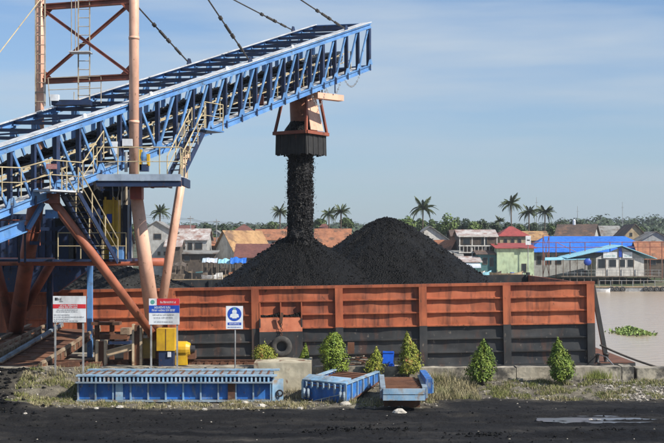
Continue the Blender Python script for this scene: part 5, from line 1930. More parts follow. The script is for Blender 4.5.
W_DARK = mat('dark_timber_wall', (0.075, 0.06, 0.05), (0.11, 0.085, 0.065), 1, rough=.9)
W_GREEN = mat('pale_green_wall', (0.50, 0.60, 0.38), (0.42, 0.52, 0.34), .5, rough=.85, c3=(.3, .33, .24), s3=.6, lo3=.6, hi3=.75)
W_TEAL = mat('teal_plank_wall', (0.09, 0.22, 0.22), (0.06, 0.15, 0.16), 1, rough=.85)
W_BRICK = mat('bare_brick_wall', (0.36, 0.17, 0.10), (0.26, 0.12, 0.075), .8, rough=.9)
W_TAN = mat('tan_plaster_gable', (0.46, 0.36, 0.22), (0.36, 0.27, 0.16), .7, rough=.9, c3=(.2, .15, .1), s3=.8, lo3=.55, hi3=.7)
M_WOOD = mat('weathered_timber', (0.13, 0.10, 0.075), (0.2, 0.16, 0.12), 2, rough=.9)
M_WOODL = mat('pale_timber', (0.36, 0.27, 0.16), (0.26, 0.19, 0.11), 2, rough=.9)


def house(label, x0, x1, ye, yr, zb, Y, dep, typ, wm, rm, wins=(), rot=0.0, over=.45, stilt=0, name='house', cat='house', hipf=.35, fascia=None, gm=None):
    cx_ = ((x0 + x1) / 2 - 332) * Y / F
    w = (x1 - x0) * Y / F
    ez = CH - (ye - H0) * Y / F
    rz = CH - (yr - H0) * Y / F
    root = thing(name, (cx_, Y + dep / 2, zb), label, cat, rot=(0, 0, rot))
    e, r = ez - zb, rz - zb
    hx, hy = w / 2, dep / 2
    T = .14
    body = MB()
    body.box2((-hx, -hy, 0), (hx, hy, e))
    body.build('wall', wm, root, local=True)
    if typ in ('side', 'front'):
        def g(a, b_, c_):
            return Vector((a, b_, c_))
        if typ == 'side':
            for s in (-1, 1):
                sl = (r - e) / hy
                poly = [g(-hx - over, s * (hy + over), e - sl * over + .03), g(hx + over, s * (hy + over), e - sl * over + .03), g(hx + over, 0, r + .03), g(-hx - over, 0, r + .03)]
                MB().prism(poly, (0, 0, T)).build('roof_slope', rm, root, local=True)
            for s in (-1, 1):
                MB().prism([g(s * hx, -hy, e + .005), g(s * hx, hy, e + .005), g(s * hx, 0, r)], (-s * .1, 0, 0)).build('gable', gm or wm, root, local=True)
        else:
            for s in (-1, 1):
                sl = (r - e) / hx
                poly = [g(s * (hx + over), -hy - over, e - sl * over + .03), g(s * (hx + over), hy + over, e - sl * over + .03), g(0, hy + over, r + .03), g(0, -hy - over, r + .03)]
                MB().prism(poly, (0, 0, T)).build('roof_slope', rm, root, local=True)
            for s in (-1, 1):
                MB().prism([g(-hx, s * hy, e + .005), g(hx, s * hy, e + .005), g(0, s * hy, r)], (0, -s * .1, 0)).build('gable', gm or wm, root, local=True)
    elif typ == 'hip':
        ox, oy = hx + over, hy + over
        rx = hx * hipf
        e2 = e + .02
        vs = [(-ox, -oy, e2), (ox, -oy, e2), (ox, oy, e2), (-ox, oy, e2), (-rx, 0, r), (rx, 0, r)]
        sl = [(0, 1, 5, 4), (1, 2, 5), (2, 3, 4, 5), (3, 0, 4)]
        for q in sl:
            MB().prism([vs[i] for i in q], (0, 0, .12)).build('roof_slope', rm, root, local=True)
    elif typ == 'lean':
        poly = [(-hx - over, -hy - over, e - .1), (hx + over, -hy - over, e - .1), (hx + over, hy + over, r), (-hx - over, hy + over, r)]
        MB().prism(poly, (0, 0, T)).build('roof_slope', rm, root, local=True)
    for (a, b_, c_, d_) in wins:
        ax, bx_ = (a - 332) * Y / F - cx_, (b_ - 332) * Y / F - cx_
        z1, z0_ = CH - (c_ - H0) * Y / F - zb, CH - (d_ - H0) * Y / F - zb
        fr = MB()
        t = .09
        fr.box2((ax - t, -hy - .07, z0_ - t), (ax, -hy - .003, z1 + t)).box2((bx_, -hy - .07, z0_ - t), (bx_ + t, -hy - .003, z1 + t))
        fr.box2((ax, -hy - .07, z1), (bx_, -hy - .003, z1 + t)).box2((ax, -hy - .09, z0_ - t), (bx_, -hy - .003, z0_))
        f = fr.build('window', M_WOOD, root, local=True)
        MB().box2((ax, -hy - .03, z0_), (bx_, -hy - .004, z1)).build('pane', M_GLASS, f)
    for k in range(stilt):
        x = -hx + .3 + (w - .6) * k / max(1, stilt - 1)
        for y in (-hy + .2, hy - .3):
            MB().box2((x - .1, y - .1, -zb - 3.4), (x + .1, y + .1, -.002)).build('stilt', M_WOOD, root, local=True)
    return root


h1 = house('grey plastered house with one dark window behind the mast legs', 141, 172, 231, 221.5, -.5, 240, 9, 'front', W_GREY, R_GREY, [(154, 161, 234, 239), (149, 151, 252, 255), (158, 160, 252, 255), (164, 166, 252, 255)])
h2 = house('house with patchy white and rusty zinc roof', 174, 207, 239.5, 229, -.5, 246, 9, 'side', W_GREY, R_PATCH, [(179, 185, 243, 249), (188, 192, 243, 250), (195, 202, 243, 249)], stilt=5)
house('grey lean-to shelter in front of the patchy-roofed house', 181, 214, 253.5, 251, -.8, 240.5, 4, 'lean', W_DARK, R_GREY, [(184, 190, 256, 261), (200, 206, 256, 261)], stilt=5, name='lean_to_shelter', cat='shelter', over=.7)
house('small pale-gabled house among the trees', 209, 222, 235, 230.5, 0, 285, 7, 'front', W_WHITE, R_GREY, [(214, 217, 236, 239)])
house('tan-roofed house with white end wall', 220, 262, 249, 231, -.5, 250, 7, 'side', W_WHITE, R_TAN, [], rot=R(38), over=.6)
house('dark red-brown roofed house low by the coal heap', 236, 276, 257, 244.5, -1, 238, 10, 'side', W_DARK, R_BROWN, [(242, 246, 260, 264), (252, 256, 260, 264)], stilt=5)
house('house with small red-brown pyramid roof behind the tan roof', 234, 252, 232, 224.5, 0, 290, 8, 'hip', W_WHITE, R_BROWN, [(240, 244, 234, 238)], hipf=.1)
house('long orange-tiled house behind the falling coal', 256, 296, 239.5, 229.5, 0, 272, 9, 'side', W_WHITE, R_ORANGE, [(262, 266, 242, 247), (272, 276, 242, 247), (282, 286, 242, 247)])
house('orange-tiled house between the two coal heaps', 316, 350, 246, 229, 0, 262, 9, 'side', W_BRICK, R_ORANGE, [(322, 327, 249, 254)])
house('brick-walled house with steep brown roof left of the tall heap', 314, 334, 235, 224, 0, 290, 8, 'hip', W_BRICK, R_BROWN, [], hipf=.2)
house('pale-gabled house with grey roof beside the tall coal heap', 407, 453, 243, 226.5, 0, 262, 12, 'front', W_GREY, R_GREY, [(420, 427, 243, 248)], gm=W_WHITE)
house('brick-red roofed house just right of the tall coal heap', 427, 457, 253, 240.5, -.5, 250, 7, 'side', W_BRICK, R_ORANGE, [], rot=R(-28))
h = house('two-storey house with white balcony and rusty roof', 459, 496, 236, 230, -.8, 246, 9, 'side', W_DARK, R_PATCH, [(463, 470, 238, 244), (481, 487, 237, 245)], stilt=6)
# balcony on that house, in its own frame
Yb = 246
cxh = ((459 + 496) / 2 - 332) * Yb / F
wz = lambda py: CH - (py - H0) * Yb / F + .8
hw = (496 - 459) / 2 * Yb / F
bal = MB().box2((-hw - .2, -6.2, wz(253)), (hw + .2, -4.52, wz(252))).build('balcony_floor', W_WHITE, h, local=True)
for k in range(11):
    x = -hw + 2 * hw * k / 10
    MB().box2((x - .05, -6.15, wz(252) + .003), (x + .05, -6.05, wz(246.4))).build('baluster', W_WHITE, bal)
MB().box2((-hw - .2, -6.18, wz(246.4) + .003), (hw + .2, -6.02, wz(245.2))).build('balcony_rail', W_WHITE, bal)
for k in range(4):
    x = -hw + 2 * hw * k / 3
    MB().box2((x - .09, -6.0, -1.6), (x + .09, -5.82, wz(236.5))).build('balcony_post', W_WHITE, h, local=True)
MB().box2((-hw - .3, -6.3, wz(237)), (hw + .3, -5.6, wz(235.6))).build('porch_eave', W_WHITE, h, local=True)
house('house with steep red pyramid roof and columns', 500, 528, 236.5, 226.5, -.3, 256, 9, 'hip', W_TAN, R_RED, [(504, 507, 239, 244), (511, 514, 239, 244), (518, 521, 239, 244)], hipf=.12)
house('small pink-red roofed house left of the pyramid roof', 489, 504, 240, 233.5, -.3, 262, 7, 'side', W_DARK, R_RED, [])
h = house('pale green building with sloping red-edged roof', 497, 534, 248, 243.5, -1.4, 239, 8, 'lean', W_GREEN, R_RED, [(522, 526, 264, 272)], stilt=5, name='green_shed', cat='building')
house('teal plank annex left of the pale green building', 478, 497, 254, 250, -1.4, 240, 6, 'lean', W_TEAL, R_DARK, [(483, 487, 258, 264), (490, 493, 258, 266)], stilt=3, name='plank_annex', cat='building')
house('long building under a bright blue hipped roof', 531, 652, 252.5, 236.5, -1.2, 252, 13, 'hip', W_GREY, R_BLUE, [(537, 541, 256, 264), (546, 551, 256, 264), (556, 561, 256, 264)], hipf=.68, over=1.0, name='blue_roofed_building', cat='building', stilt=6)
house('house with dark brown roof above the blue roof', 563, 600, 237, 224.5, 0, 276, 9, 'side', W_GREY, R_DARK, [], rot=R(-22))
house('grey sheet roofed house behind the blue roof', 588, 622, 238, 226, 0, 290, 9, 'side', W_WHITE, R_GREY, [])
house('house with pale tan gable above the blue roof', 620, 650, 240, 224.5, 0, 274, 10, 'front', W_TAN, R_DARK, [(630, 632, 233, 236)])
house('pale grey gabled house at the right picture edge', 640, 672, 241, 232, 0, 266, 10, 'front', W_GREY, R_GREY, [(652, 655, 241, 244)])
house('rust-brown roofed house at the right edge beside the blue roof', 640, 680, 258, 242, -.8, 249, 8, 'side', W_DARK, R_ORANGE, [(650, 656, 260, 265)])

house('narrow rust-roofed shack between the grey house and the patchy roof', 166, 180, 246, 240, -.6, 237, 5, 'side', W_DARK, R_PATCH, [(170, 173, 249, 253)], stilt=3, name='shack', cat='shack')
house('small orange-roofed hut behind the shelter', 207, 224, 245, 238, -.3, 262, 6, 'side', W_BRICK, R_ORANGE, [(212, 215, 248, 252)])
house('brown-roofed house just left of the falling coal', 268, 292, 250, 238, -.5, 250, 8, 'front', W_TAN, R_BROWN, [(277, 282, 250, 255)])
house('grey shack with patchy roof below the brick-red house', 440, 462, 258, 251, -1, 243, 6, 'side', W_DARK, R_GREY, [(446, 450, 260, 264)], stilt=4, name='shack', cat='shack')
house('low white-roofed stall in front of the balcony house', 462, 480, 262, 257, -1.2, 236.5, 4, 'lean', W_TEAL, R_PATCH, [(466, 470, 264, 268)], stilt=3, name='stall', cat='stall')
house('brown-roofed house between the balcony house and the trees', 452, 466, 236, 230, 0, 280, 8, 'side', W_BRICK, R_DARK, [])
house('tan-roofed house behind the red pyramid roof', 524, 548, 240, 231.5, 0, 272, 8, 'side', W_TAN, R_TAN, [(530, 533, 242, 246)])
house('orange-roofed house behind the radio mast on the right', 604, 626, 234, 227, 0, 305, 8, 'front', W_TAN, R_ORANGE, [])
house('pale house far behind the patchy roof', 176, 192, 230, 225.5, 0, 320, 8, 'side', W_WHITE, R_BROWN, [])
house('brown hip-roofed house behind the long orange roof', 284, 300, 230, 224, 0, 300, 8, 'hip', W_WHITE, R_BROWN, [], hipf=.2)

# pavilion on stilts with the pale cyan roof
PY = 240.0
pv = thing('river_pavilion', ((605 - 332) * PY / F, PY + 4, -1.2), 'white riverside pavilion with pale cyan gabled roof on stilts', 'pavilion')
q = lambda x, y, dy=0.0: P(x, y, PY + dy)
def slab(pts, vec, name, m, par=pv):
    MB().prism(pts, vec).build(name, m, par)
ra, rb, rc = q(621, 246), q(566, 258.5), q(656, 259)
bk = Vector((0, 9, 0))
slab([rb + Vector((0, -.8, 0)), ra + Vector((0, -.8, 0)), ra + Vector((0, 9, .2)), rb + Vector((0, 9, .2))], (0, 0, .14), 'roof_slope', R_CYAN)
slab([ra + Vector((0, -.8, 0)), rc + Vector((0, -.8, 0)), rc + bk, ra + Vector((0, 9, .2))], (0, 0, .14), 'roof_slope', R_CYAN)
slab([q(545, 260.5, -1), q(590, 259.5, -1), q(590, 257.0, 5), q(545, 258.0, 5)], (0, 0, .12), 'awning', R_CYAN)
fl, fh = q(596, 276), q(644, 258)
MB().box2((fl.x, PY, fl.z), (fh.x, PY + 8, fh.z)).build('wall', W_WHITE, pv)
slab([q(596, 258), q(644, 258), q(621, 247)], (0, .2, 0), 'gable', W_GREY)
for a, b_, c_, d_ in ((609, 616, 259.5, 267), (619.5, 625, 259.5, 267), (627.5, 634, 259.5, 267), (598, 606, 259, 268)):
    f = MB().box2((q(a, 0).x - .08, PY - .06, q(0, d_).z - .08), (q(b_, 0).x + .08, PY - .003, q(0, c_).z + .08)).build('window_frame', W_WHITE, pv)
    MB().box2((q(a, 0).x, PY - .075, q(0, d_).z), (q(b_, 0).x, PY - .061, q(0, c_).z)).build('pane', M_GLASS, f)
for a, b_ in ((603, 617), (622.5, 632)):
    f = MB().box2((q(a, 0).x, PY - .22, q(0, 258).z), (q(b_, 0).x, PY - .12, q(0, 252).z)).build('name_board', M_WHITE, pv)
    words_row(MB(), q(a, 0).x + .3, q(b_, 0).x - .3, q(0, 256).z, .35, PY - .22, 77 + a, ww=(2, 5)).build('board_lettering', M_TEALP, f)
MB().box2((q(618.5, 0).x, PY - .3, q(0, 257).z), (q(621.5, 0).x, PY - .15, q(0, 248).z)).build('blue_banner', M_BLUEP, pv)
MB().lathe(q(587.5, 262, -2), [(0, -.35), (.6, -.33), (.72, -.2), (.72, .2), (.6, .33), (0, .35)], 18, 'Y').build('water_tank', M_BLUEP, pv, smooth=True)
MB().box2((q(560, 0).x, PY - 1.5, q(0, 276.8).z), (q(660, 0).x, PY + 8, q(0, 276).z)).build('floor_deck', M_WOOD, pv)
for k in range(15):
    x = q(562 + 7 * k, 0).x
    MB().box2((x - .09, PY - 1.2, -3.0), (x + .09, PY - 1.0, q(0, 276.9).z)).build('stilt', M_WOOD, pv)
    if k % 2 == 0:
        MB().box2((x - .06, PY - 1.35, q(0, 276).z + .003), (x + .06, PY - 1.22, q(0, 259).z)).build('veranda_post', M_WOOD, pv)
    MB().box2((x + .8, PY - 1.3, q(0, 276).z + .003), (x + .86, PY - 1.24, q(0, 270).z)).build('rail_post', M_GALV, pv)
for y in (270, 273):
    MB().box2((q(560, 0).x, PY - 1.32, q(0, y).z), (q(660, 0).x, PY - 1.22, q(0, y).z + .07)).build('veranda_rail', M_GALV, pv)

# red-brown scaffold rail in front of the blue roof
sc = thing('pipe_scaffold', ((600 - 332) * 246 / F, 246, -1), 'rust-red pipe frame in front of the bright blue roof', 'scaffold')
YF = 246
for px in (533, 543, 549, 556, 570, 585, 610, 622, 638, 650, 662):
    top = 242 if px not in (543, 549) else 235
    MB().tube(P(px, top, YF), (P(px, 0, YF).x, YF, -2.8), .08, n=6).build('upright', M_OXIDE_SHADE, sc)
for y in (242.5, 247.5):
    MB().tube(P(530, y, YF), P(668, y - .5, YF), .07, n=6).build('cross_pipe', M_OXIDE_SHADE, sc)
for a, b_ in (((556, 242), (576, 252)), ((543, 236), (549, 262)), ((549, 236), (543, 262)), ((543, 250), (549, 275)), ((549, 250), (543, 275))):
    MB().tube(P(*a, YF), P(*b_, YF), .06, n=5).build('brace_pipe', M_OXIDE_SHADE, sc)
# white sign on a pole by the green building
wsn = thing('river_sign', ((528 - 332) * 238 / F, 238, -2.2), 'white square sign with dark bar on a pole by the green building', 'sign')
MB().tube((P(528, 0, 238).x, 238, -2.4), P(528, 237, 238), .08, n=6).build('post', M_GALV, wsn)
MB().box2((P(525.5, 0, 238).x, 237.8, P(0, 244.8, 238).z), (P(530.8, 0, 238).x, 237.9, P(0, 235.8, 238).z)).build('board', M_WHITE, wsn)
MB().box2((P(526.8, 0, 238).x, 237.78, P(0, 240.8, 238).z), (P(529.6, 0, 238).x, 237.798, P(0, 239.6, 238).z)).build('dark_bar', M_DARKP, wsn)

# floating landing stage with tyres and a small white boat
st_ = thing('landing_stage', ((632 - 332) * 232 / F, 231, WZ), 'grey floating landing stage below the pavilion', 'jetty')
MB().box2((P(594, 0, 231).x, 229.5, WZ - .3), (P(690, 0, 231).x, 233, WZ + .75)).build('pontoon', M_GALV, st_)
MB().box2((P(594, 0, 231).x - .1, 229.4, WZ + .753), (P(690, 0, 231).x, 233.1, WZ + .9)).build('stage_deck', M_WOODL, st_)
for k in range(9):
    x = P(598 + 11 * k, 0, 231).x
    MB().tube((x, 229.7, WZ + .9), (x, 229.7, WZ + 2.1), .06, n=5).build('stage_post', M_GALV, st_)
MB().tube((P(598, 0, 231).x, 229.7, WZ + 2.05), (P(686, 0, 231).x, 229.7, WZ + 2.05), .05, n=5).build('stage_rail', M_GALV, st_)
for px in (612, 617, 623, 646, 651, 657, 663):
    MB().torus((P(px, 0, 229.2).x, 229.2, WZ + .45), .38, .16, 14, 7, 'Y').build('dock_tyre', M_TYRE, label='small black tyre fender on the landing stage edge', cat='tyre', group='tyres on the landing stage')


def boat(label, px, Y, length, beam, hgt, m, rot=0.0, canopy=None, cm=None, zoff=0.0, stage=None):
    c = P(px, 0, Y)
    root = thing('river_boat', (c.x, Y, WZ - .15 + zoff), label, 'boat', rot=(0, 0, rot))
    mb = MB()
    n = 13
    for i in range(n):
        t = -1 + 2 * i / (n - 1)
        w = beam / 2 * (1 - abs(t) ** 2.6) + .03
        sh = hgt * (1 + .55 * abs(t) ** 3)
        x = t * length / 2
        mb.v += [Vector(p) for p in ((x, -w, sh), (x * .96, -w * .6, 0.05), (x * .96, w * .6, .05), (x, w, sh), (x, w * .86, sh - .02), (x * .95, w * .5, .2), (x * .95, -w * .5, .2), (x, -w * .86, sh - .02))]
    for i in range(n - 1):
        for k in range(8):
            mb.f.append((i * 8 + k, i * 8 + (k + 1) % 8, (i + 1) * 8 + (k + 1) % 8, (i + 1) * 8 + k))
    mb.f += [tuple(range(8)), tuple(range((n - 1) * 8, n * 8))]
    mb.build('hull', m, root, local=True)
    for t in (-.35, 0, .35):
        MB().box2((t * length / 2 - .12, -beam * .42, hgt * .7), (t * length / 2 + .12, beam * .42, hgt * .78)).build('thwart', M_WOODL, root, local=True)
    if canopy:
        l2, h2 = canopy
        cc = MB()
        for i in range(9):
            a = math.pi * i / 8
            for x in (-l2 / 2, l2 / 2):
                cc.v.append(Vector((x, -math.cos(a) * beam * .48, hgt + h2 * (.55 + .45 * math.sin(a)))))
        for i in range(8):
            cc.f.append((2 * i, 2 * i + 1, 2 * i + 3, 2 * i + 2))
        o = cc.build('canopy', cm, root, local=True)
        sm = o.modifiers.new('thickness', 'SOLIDIFY')
        sm.thickness = .05
        for x in (-l2 / 2 + .1, l2 / 2 - .1):
            for s in (-1, 1):
                MB().box2((x - .04, s * beam * .44 - .04, hgt * .8), (x + .04, s * beam * .44 + .04, hgt + h2 * .56)).build('canopy_post', M_WOOD, root, local=True)
    return root


M_TARPB = mat('blue_tarpaulin', (0.015, 0.13, 0.55), (0.02, 0.17, 0.62), 1, rough=.5)
M_TARPW = mat('pale_lilac_tarpaulin', (0.52, 0.54, 0.62), (0.42, 0.56, 0.62), .6, rough=.6)
boat('black boat with raised bow by the mast leg', 196, 219.8, 4.5, 1.5, 1.1, M_BLACK, .25, zoff=2.76)
boat('small white boat close behind the low coal heap', 209, 219.6, 3.6, 1.4, .7, M_WHITE, -.1, zoff=2.76)
boat('brown timber boat at the far left of the moorings', 178, 219.6, 5.0, 1.4, .9, M_WOOD, .1, zoff=2.76)
boat('small white boat at the end of the landing stage', 601, 226, 3.6, 1.4, .6, M_WHITE, .1)
boat('pale turquoise boat right of the tall coal heap', 476, 233, 6.0, 1.9, 1.0, R_CYAN, .05, zoff=2.62)
boat('yellowish timber boat below the pale green building', 505, 233, 7.0, 1.7, .9, W_TAN, -.03, zoff=2.62)
boat('white canopied boat under the balcony house', 470, 235.5, 6.0, 2.0, .9, W_WHITE, .1, (4.0, 1.9), M_TARPW, zoff=2.62)
boat('dark timber boat between the turquoise and yellowish boats', 489, 235, 5.0, 1.5, .9, W_DARK, .1, zoff=2.62)
sr = thing('plank_stage', (P(495, 0, 234).x, 234, -2.5), 'broad plank slipway under the boats right of the coal heap', 'jetty')
MB().box2((P(455, 0, 234).x, 231.5, .35), (P(534, 0, 234).x, 237.5, .5)).build('stage_floor', M_WOODL, sr)
for k in range(16):
    x = P(457 + 5 * k, 0, 232).x
    MB().box2((x - .07, 231.6, -2.9), (x + .07, 231.75, .5 + (k * 37 % 11) * .16)).build('stage_pole', M_WOOD, sr)
for px, nm, mm, hh in ((484, 'rusty red drum', M_RUST, .9), (512, 'blue and white fuel drum', M_BLUEP, 1.0), (521, 'white drum', M_WHITE, .9), (528, 'black drum', M_BLACK, 1.0)):
    c = P(px, 0, 236.5)
    MB().lathe((c.x, 236.5, .5), [(0, 0), (.4, 0), (.43, .1), (.41, hh * .5), (.43, hh * .9), (.4, hh), (0, hh)], 12).build('drum', mm, label=nm + ' on the plank slipway by the green building', cat='drum')

# jetty clutter on the left bank: stilted stages with poles and crates
jt = thing('plank_stage', (P(200, 0, 226).x, 226, -2.5), 'raised plank jetty on poles along the left moorings', 'jetty')
JZ = .6
MB().box2((P(166, 0, 229).x, 218.5, JZ - .16), (P(264, 0, 229).x, 231, JZ)).build('stage_floor', M_WOODL, jt)
random.seed(17)
for k in range(23):
    x = P(167 + 4.2 * k, 0, 219).x
    MB().box2((x - .08, 218.55, -3), (x + .08, 218.7, JZ + random.choice((.02, .02, .5, 1.1, 1.8)))).build('stage_pole', M_WOOD, jt)
CR = [M_WOODL, M_TARPW, W_TEAL, M_RUST, W_WHITE, M_WOOD, R_ORANGE, M_TARPB]


def tarp_shelter(label, px0, px1, yt, yb, Y, m):
    x0, x1 = P(px0, 0, Y).x, P(px1, 0, Y).x
    z1, z0 = P(0, yt, Y).z, P(0, yb, Y).z
    root = thing('tarp_shelter', ((x0 + x1) / 2, Y + 1.5, JZ), label, 'shelter')
    mb = MB()
    n = 10
    for i in range(n + 1):
        t = i / n
        for jj in range(5):
            u = jj / 4
            zz = z0 + (z1 - z0) * math.sin(math.pi * min(1, u * .75 + .1)) - .10 * math.sin(math.pi * t * 3) ** 2 + .30 * fbm(t * 2.3 + px0, u * 2, 1.0, 3) - .5 * (t - .5) ** 2
            mb.v.append(Vector((x0 + (x1 - x0) * t, Y + 3.0 * u, zz)))
    for i in range(n):
        for jj in range(4):
            a = i * 5 + jj
            mb.f.append((a, a + 1, a + 6, a + 5))
    o = mb.build('tarpaulin', m, root)
    o.modifiers.new('thickness', 'SOLIDIFY').thickness = .04
    mb = MB()
    for t in (0.02, .34, .66, .98):
        x = x0 + (x1 - x0) * t
        for yy in (Y + .1, Y + 2.9):
            MB().box2((x - .06, yy - .06, JZ), (x + .06, yy + .06, z0 + .1)).build('shelter_post', M_WOOD, root)
    MB().box2((x0 + .2, Y + 2.5, JZ), (x1 - .2, Y + 2.6, JZ + (z0 - JZ) * .75)).build('back_screen', W_DARK, root)


tarp_shelter('shelter under a pale lilac tarpaulin near the tan-roofed house', 202, 217, 257.5, 264, 226, M_TARPW)
tarp_shelter('shelter under a faded teal and white sheet beside the lilac one', 218, 229, 258.5, 265, 227, R_CYAN)
tarp_shelter('shelter under a bright blue tarpaulin beside the dark brown roof', 230, 246, 257, 265, 225.5, M_TARPB)
tarp_shelter('low shelter under brown sheeting behind the mast leg', 170, 186, 262, 267, 226, W_DARK)
for px0, px1, yb, hh, Y, lab in ((206, 228, 273, .7, 222, 'stack of pale planks in front of the lilac shelter'), (226, 250, 271, .9, 223, 'stack of pale planks in front of the blue shelter'), (178, 196, 274, .6, 222, 'stack of planks behind the slender mast leg')):
    x0, x1 = P(px0, 0, Y).x, P(px1, 0, Y).x
    root = thing('plank_stack', ((x0 + x1) / 2, Y, JZ), lab, 'planks')
    nl = int(hh / .12)
    for a in range(nl):
        for b_ in range(3):
            e = random.uniform(-.5, .5)
            MB().box2((x0 + e, Y - .5 + b_ * .35, JZ + .003 + a * .125), (x1 + e, Y - .2 + b_ * .35, JZ + .115 + a * .125)).build('plank', random.choice((M_WOODL, W_TAN, M_WOOD)), root)
spots = [(172, 'brown crate', 5, 221), (184, 'rusty drum', 3, 221), (191, 'tall pale timber crate', 0, 228), (199, 'teal crate', 2, 222), (219, 'white crate', 4, 220.5), (232, 'orange bundle', 6, 220.5), (251, 'lilac tarpaulin bundle', 1, 222), (258, 'blue crate', 7, 222), (204, 'small grey-brown crate', 5, 220)]
for px, nm, ci, Y in spots:
    c = P(px, 0, Y)
    hh = random.uniform(.8, 1.5) * (1.6 if 'tall' in nm else 1)
    if 'drum' in nm:
        MB().lathe((c.x, Y, JZ), [(0, 0), (.4, 0), (.42, .45), (.4, .9), (0, .9)], 12).build('drum', CR[ci], label=nm + ' standing on the raised plank jetty', cat='drum')
    else:
        mb = MB().prism([(c.x - .7, Y - .5, JZ + .004), (c.x + .7, Y - .5, JZ + .004), (c.x + .6, Y - .5, JZ + hh), (c.x - .55, Y - .5, JZ + hh * .9)], (0, 1.1, 0))
        mb.box2((c.x - .72, Y - .58, JZ + .3), (c.x + .72, Y - .502, JZ + .38))
        mb.build('cargo_crate', CR[ci], label=nm + ' standing on the raised plank jetty', cat='crate')

# water hyacinth raft
random.seed(23)
hy = P(633, 334, 116)
mb = MB()
for _ in range(1300):
    x, y = random.gauss(0, .62), random.gauss(0, .5)
    X, Y = hy.x + x * 1.15, 116 + y * 3.0
    hh = random.uniform(.15, .65) * (1 - min(.8, abs(x) / 1.6))
    a = random.uniform(0, 6.28)
    s = random.uniform(.10, .19)
    n_ = Vector((math.cos(a) * .8, math.sin(a) * .8, .6)).normalized()
    t = n_.orthogonal().normalized()
    u = n_.cross(t)
    p = Vector((X, Y, WZ + hh))
    mb.add([p - t * s, p + u * s * .8, p + t * s, p - u * s * .8], [(0, 1, 2, 3)])
M_HYA = leaf_mat('water_hyacinth_leaves', (0.16, 0.24, 0.06), (0.22, 0.29, 0.08), 1.5, .3)
mb.build('water_hyacinth', M_HYA, label='floating raft of green water hyacinth on the river', cat='water plant', fix=False)

# mooring ropes
M_ROPE = mat('dark_rope', (0.05, 0.045, 0.04), (0.09, 0.08, 0.07), 5, rough=.9)
pa = P(600, 345, 62.3)
pts = []
pb = P(720, 380, 58.0)
for i in range(17):
    t = i / 16
    qv = pa.lerp(pb, t)
    qv.z -= .55 * 4 * t * (1 - t) * .5
    pts.append(qv)
MB().path(pts, .055, 6).build('mooring_rope', M_ROPE, label='dark mooring rope from the barge end out to the right', cat='rope')
pts = [Vector((BX + 13.4, 62.4, .8)), P(606, 357, 60), P(616, 368, 56.0), P(624, 371, 54.4), P(627, 374, 53.9)]
MB().path(pts, .03, 6).build('mooring_rope', M_GALV, label='slack pale rope from the barge bollard down to the quay wall', cat='rope')

# ------------------------------------------------------------------ trees, palms, forest
random.seed(41)
palm(160, 209, 20, 262, 0, 'palm behind the grey plastered house')
palm(280, 209, 20, 285, 0, 'palm just left of the falling coal')
palm(329, 211, 18, 290, 0, 'left palm of the pair between the coal heaps')
palm(341, 209, 20, 280, 0, 'right palm of the pair between the coal heaps')
palm(423, 204, 24, 280, 0, 'palm above the green trees right of the tall heap', .6)
palm(511, 200, 22, 280, 0, 'tallest palm, above the red pyramid roof', -.5)
palm(529, 209, 22, 285, 0, 'middle palm of the three on the right', .4)
palm(545, 209, 20, 290, 0, 'rightmost palm of the three on the right', .5)
palm(499, 219, 12, 300, 0, 'small dark palm left of the tallest palm')
tree(408, 216, 26, 290, 0, M_TREEL, 'bright green tree under the palm beside the tall coal heap', .6)
tree(447, 212, 25, 285, 0, M_TREEL, 'rounded bright green tree above the rusty-roofed house', .9)
tree(432, 219, 16, 300, 0, M_TREE, 'mid green tree between the two bright green trees', .7)
tree(466, 218, 22, 295, 0, M_TREED, 'dark tree right of the rounded bright green tree', .7)
tree(482, 219, 20, 298, 0, M_TREED, 'dark tree above the balcony house', .7)
tree(496, 222, 16, 296, 0, M_TREED, 'low dark tree left of the red pyramid roof', .6)
tree(520, 224, 18, 296, 0, M_TREE, 'green tree between the tallest palm and the middle palm', .6)
tree(560, 221, 18, 330, 0, M_TREED, 'dark tree left of the dark brown roof', .6)
tree(575, 219, 20, 340, 0, M_TREED, 'dark tree behind the dark brown roof', .6)
tree(190, 224, 20, 330, 0, M_TREED, 'leftmost dark tree behind the patchy roof', .6)
tree(207, 223, 18, 330, 0, M_TREED, 'second dark tree behind the patchy roof', .6)
tree(211, 232, 14, 275, 0, M_TREE, 'low green tree between the patchy roof and the white wall', .7)
tree(224, 223, 20, 340, 0, M_TREED, 'dark tree behind the small pale gable', .6)
tree(264, 224, 20, 335, 0, M_TREED, 'dark tree left of the palm by the falling coal', .6)
tree(320, 218, 18, 300, 0, M_TREE, 'green tree left of the palm pair', .6)
tree(346, 217, 18, 296, 0, M_TREE, 'green tree right of the palm pair', .6)
tree(640, 226, 16, 320, 0, M_TREE, 'green tree behind the pale grey gable on the right', .6)

tree(236, 226, 14, 300, 0, M_TREE, 'green tree beside the small red-brown pyramid roof', .8)
tree(200, 229, 15, 290, 0, M_TREEL, 'light green tree just above the patchy roof', .7)
tree(252, 226, 13, 305, 0, M_TREED, 'dark tree between the pyramid roof and the orange roof', .8)
tree(300, 221, 18, 315, 0, M_TREED, 'dark tree hidden mostly by the falling coal', .7)
tree(272, 221, 16, 310, 0, M_TREE, 'green tree at the foot of the palm left of the falling coal', .7)
tree(310, 219, 16, 305, 0, M_TREEL, 'light green tree just right of the falling coal', .8)
tree(396, 219, 18, 300, 0, M_TREE, 'green tree at the right shoulder of the tall coal heap', .7)
tree(420, 218, 18, 296, 0, M_TREE, 'green tree at the foot of the palm above the pale gable', .7)
tree(457, 217, 18, 300, 0, M_TREE, 'green tree touching the rounded bright green tree on its right', .8)
tree(474, 221, 16, 290, 0, M_TREEL, 'light green tree above the balcony house roof', .7)
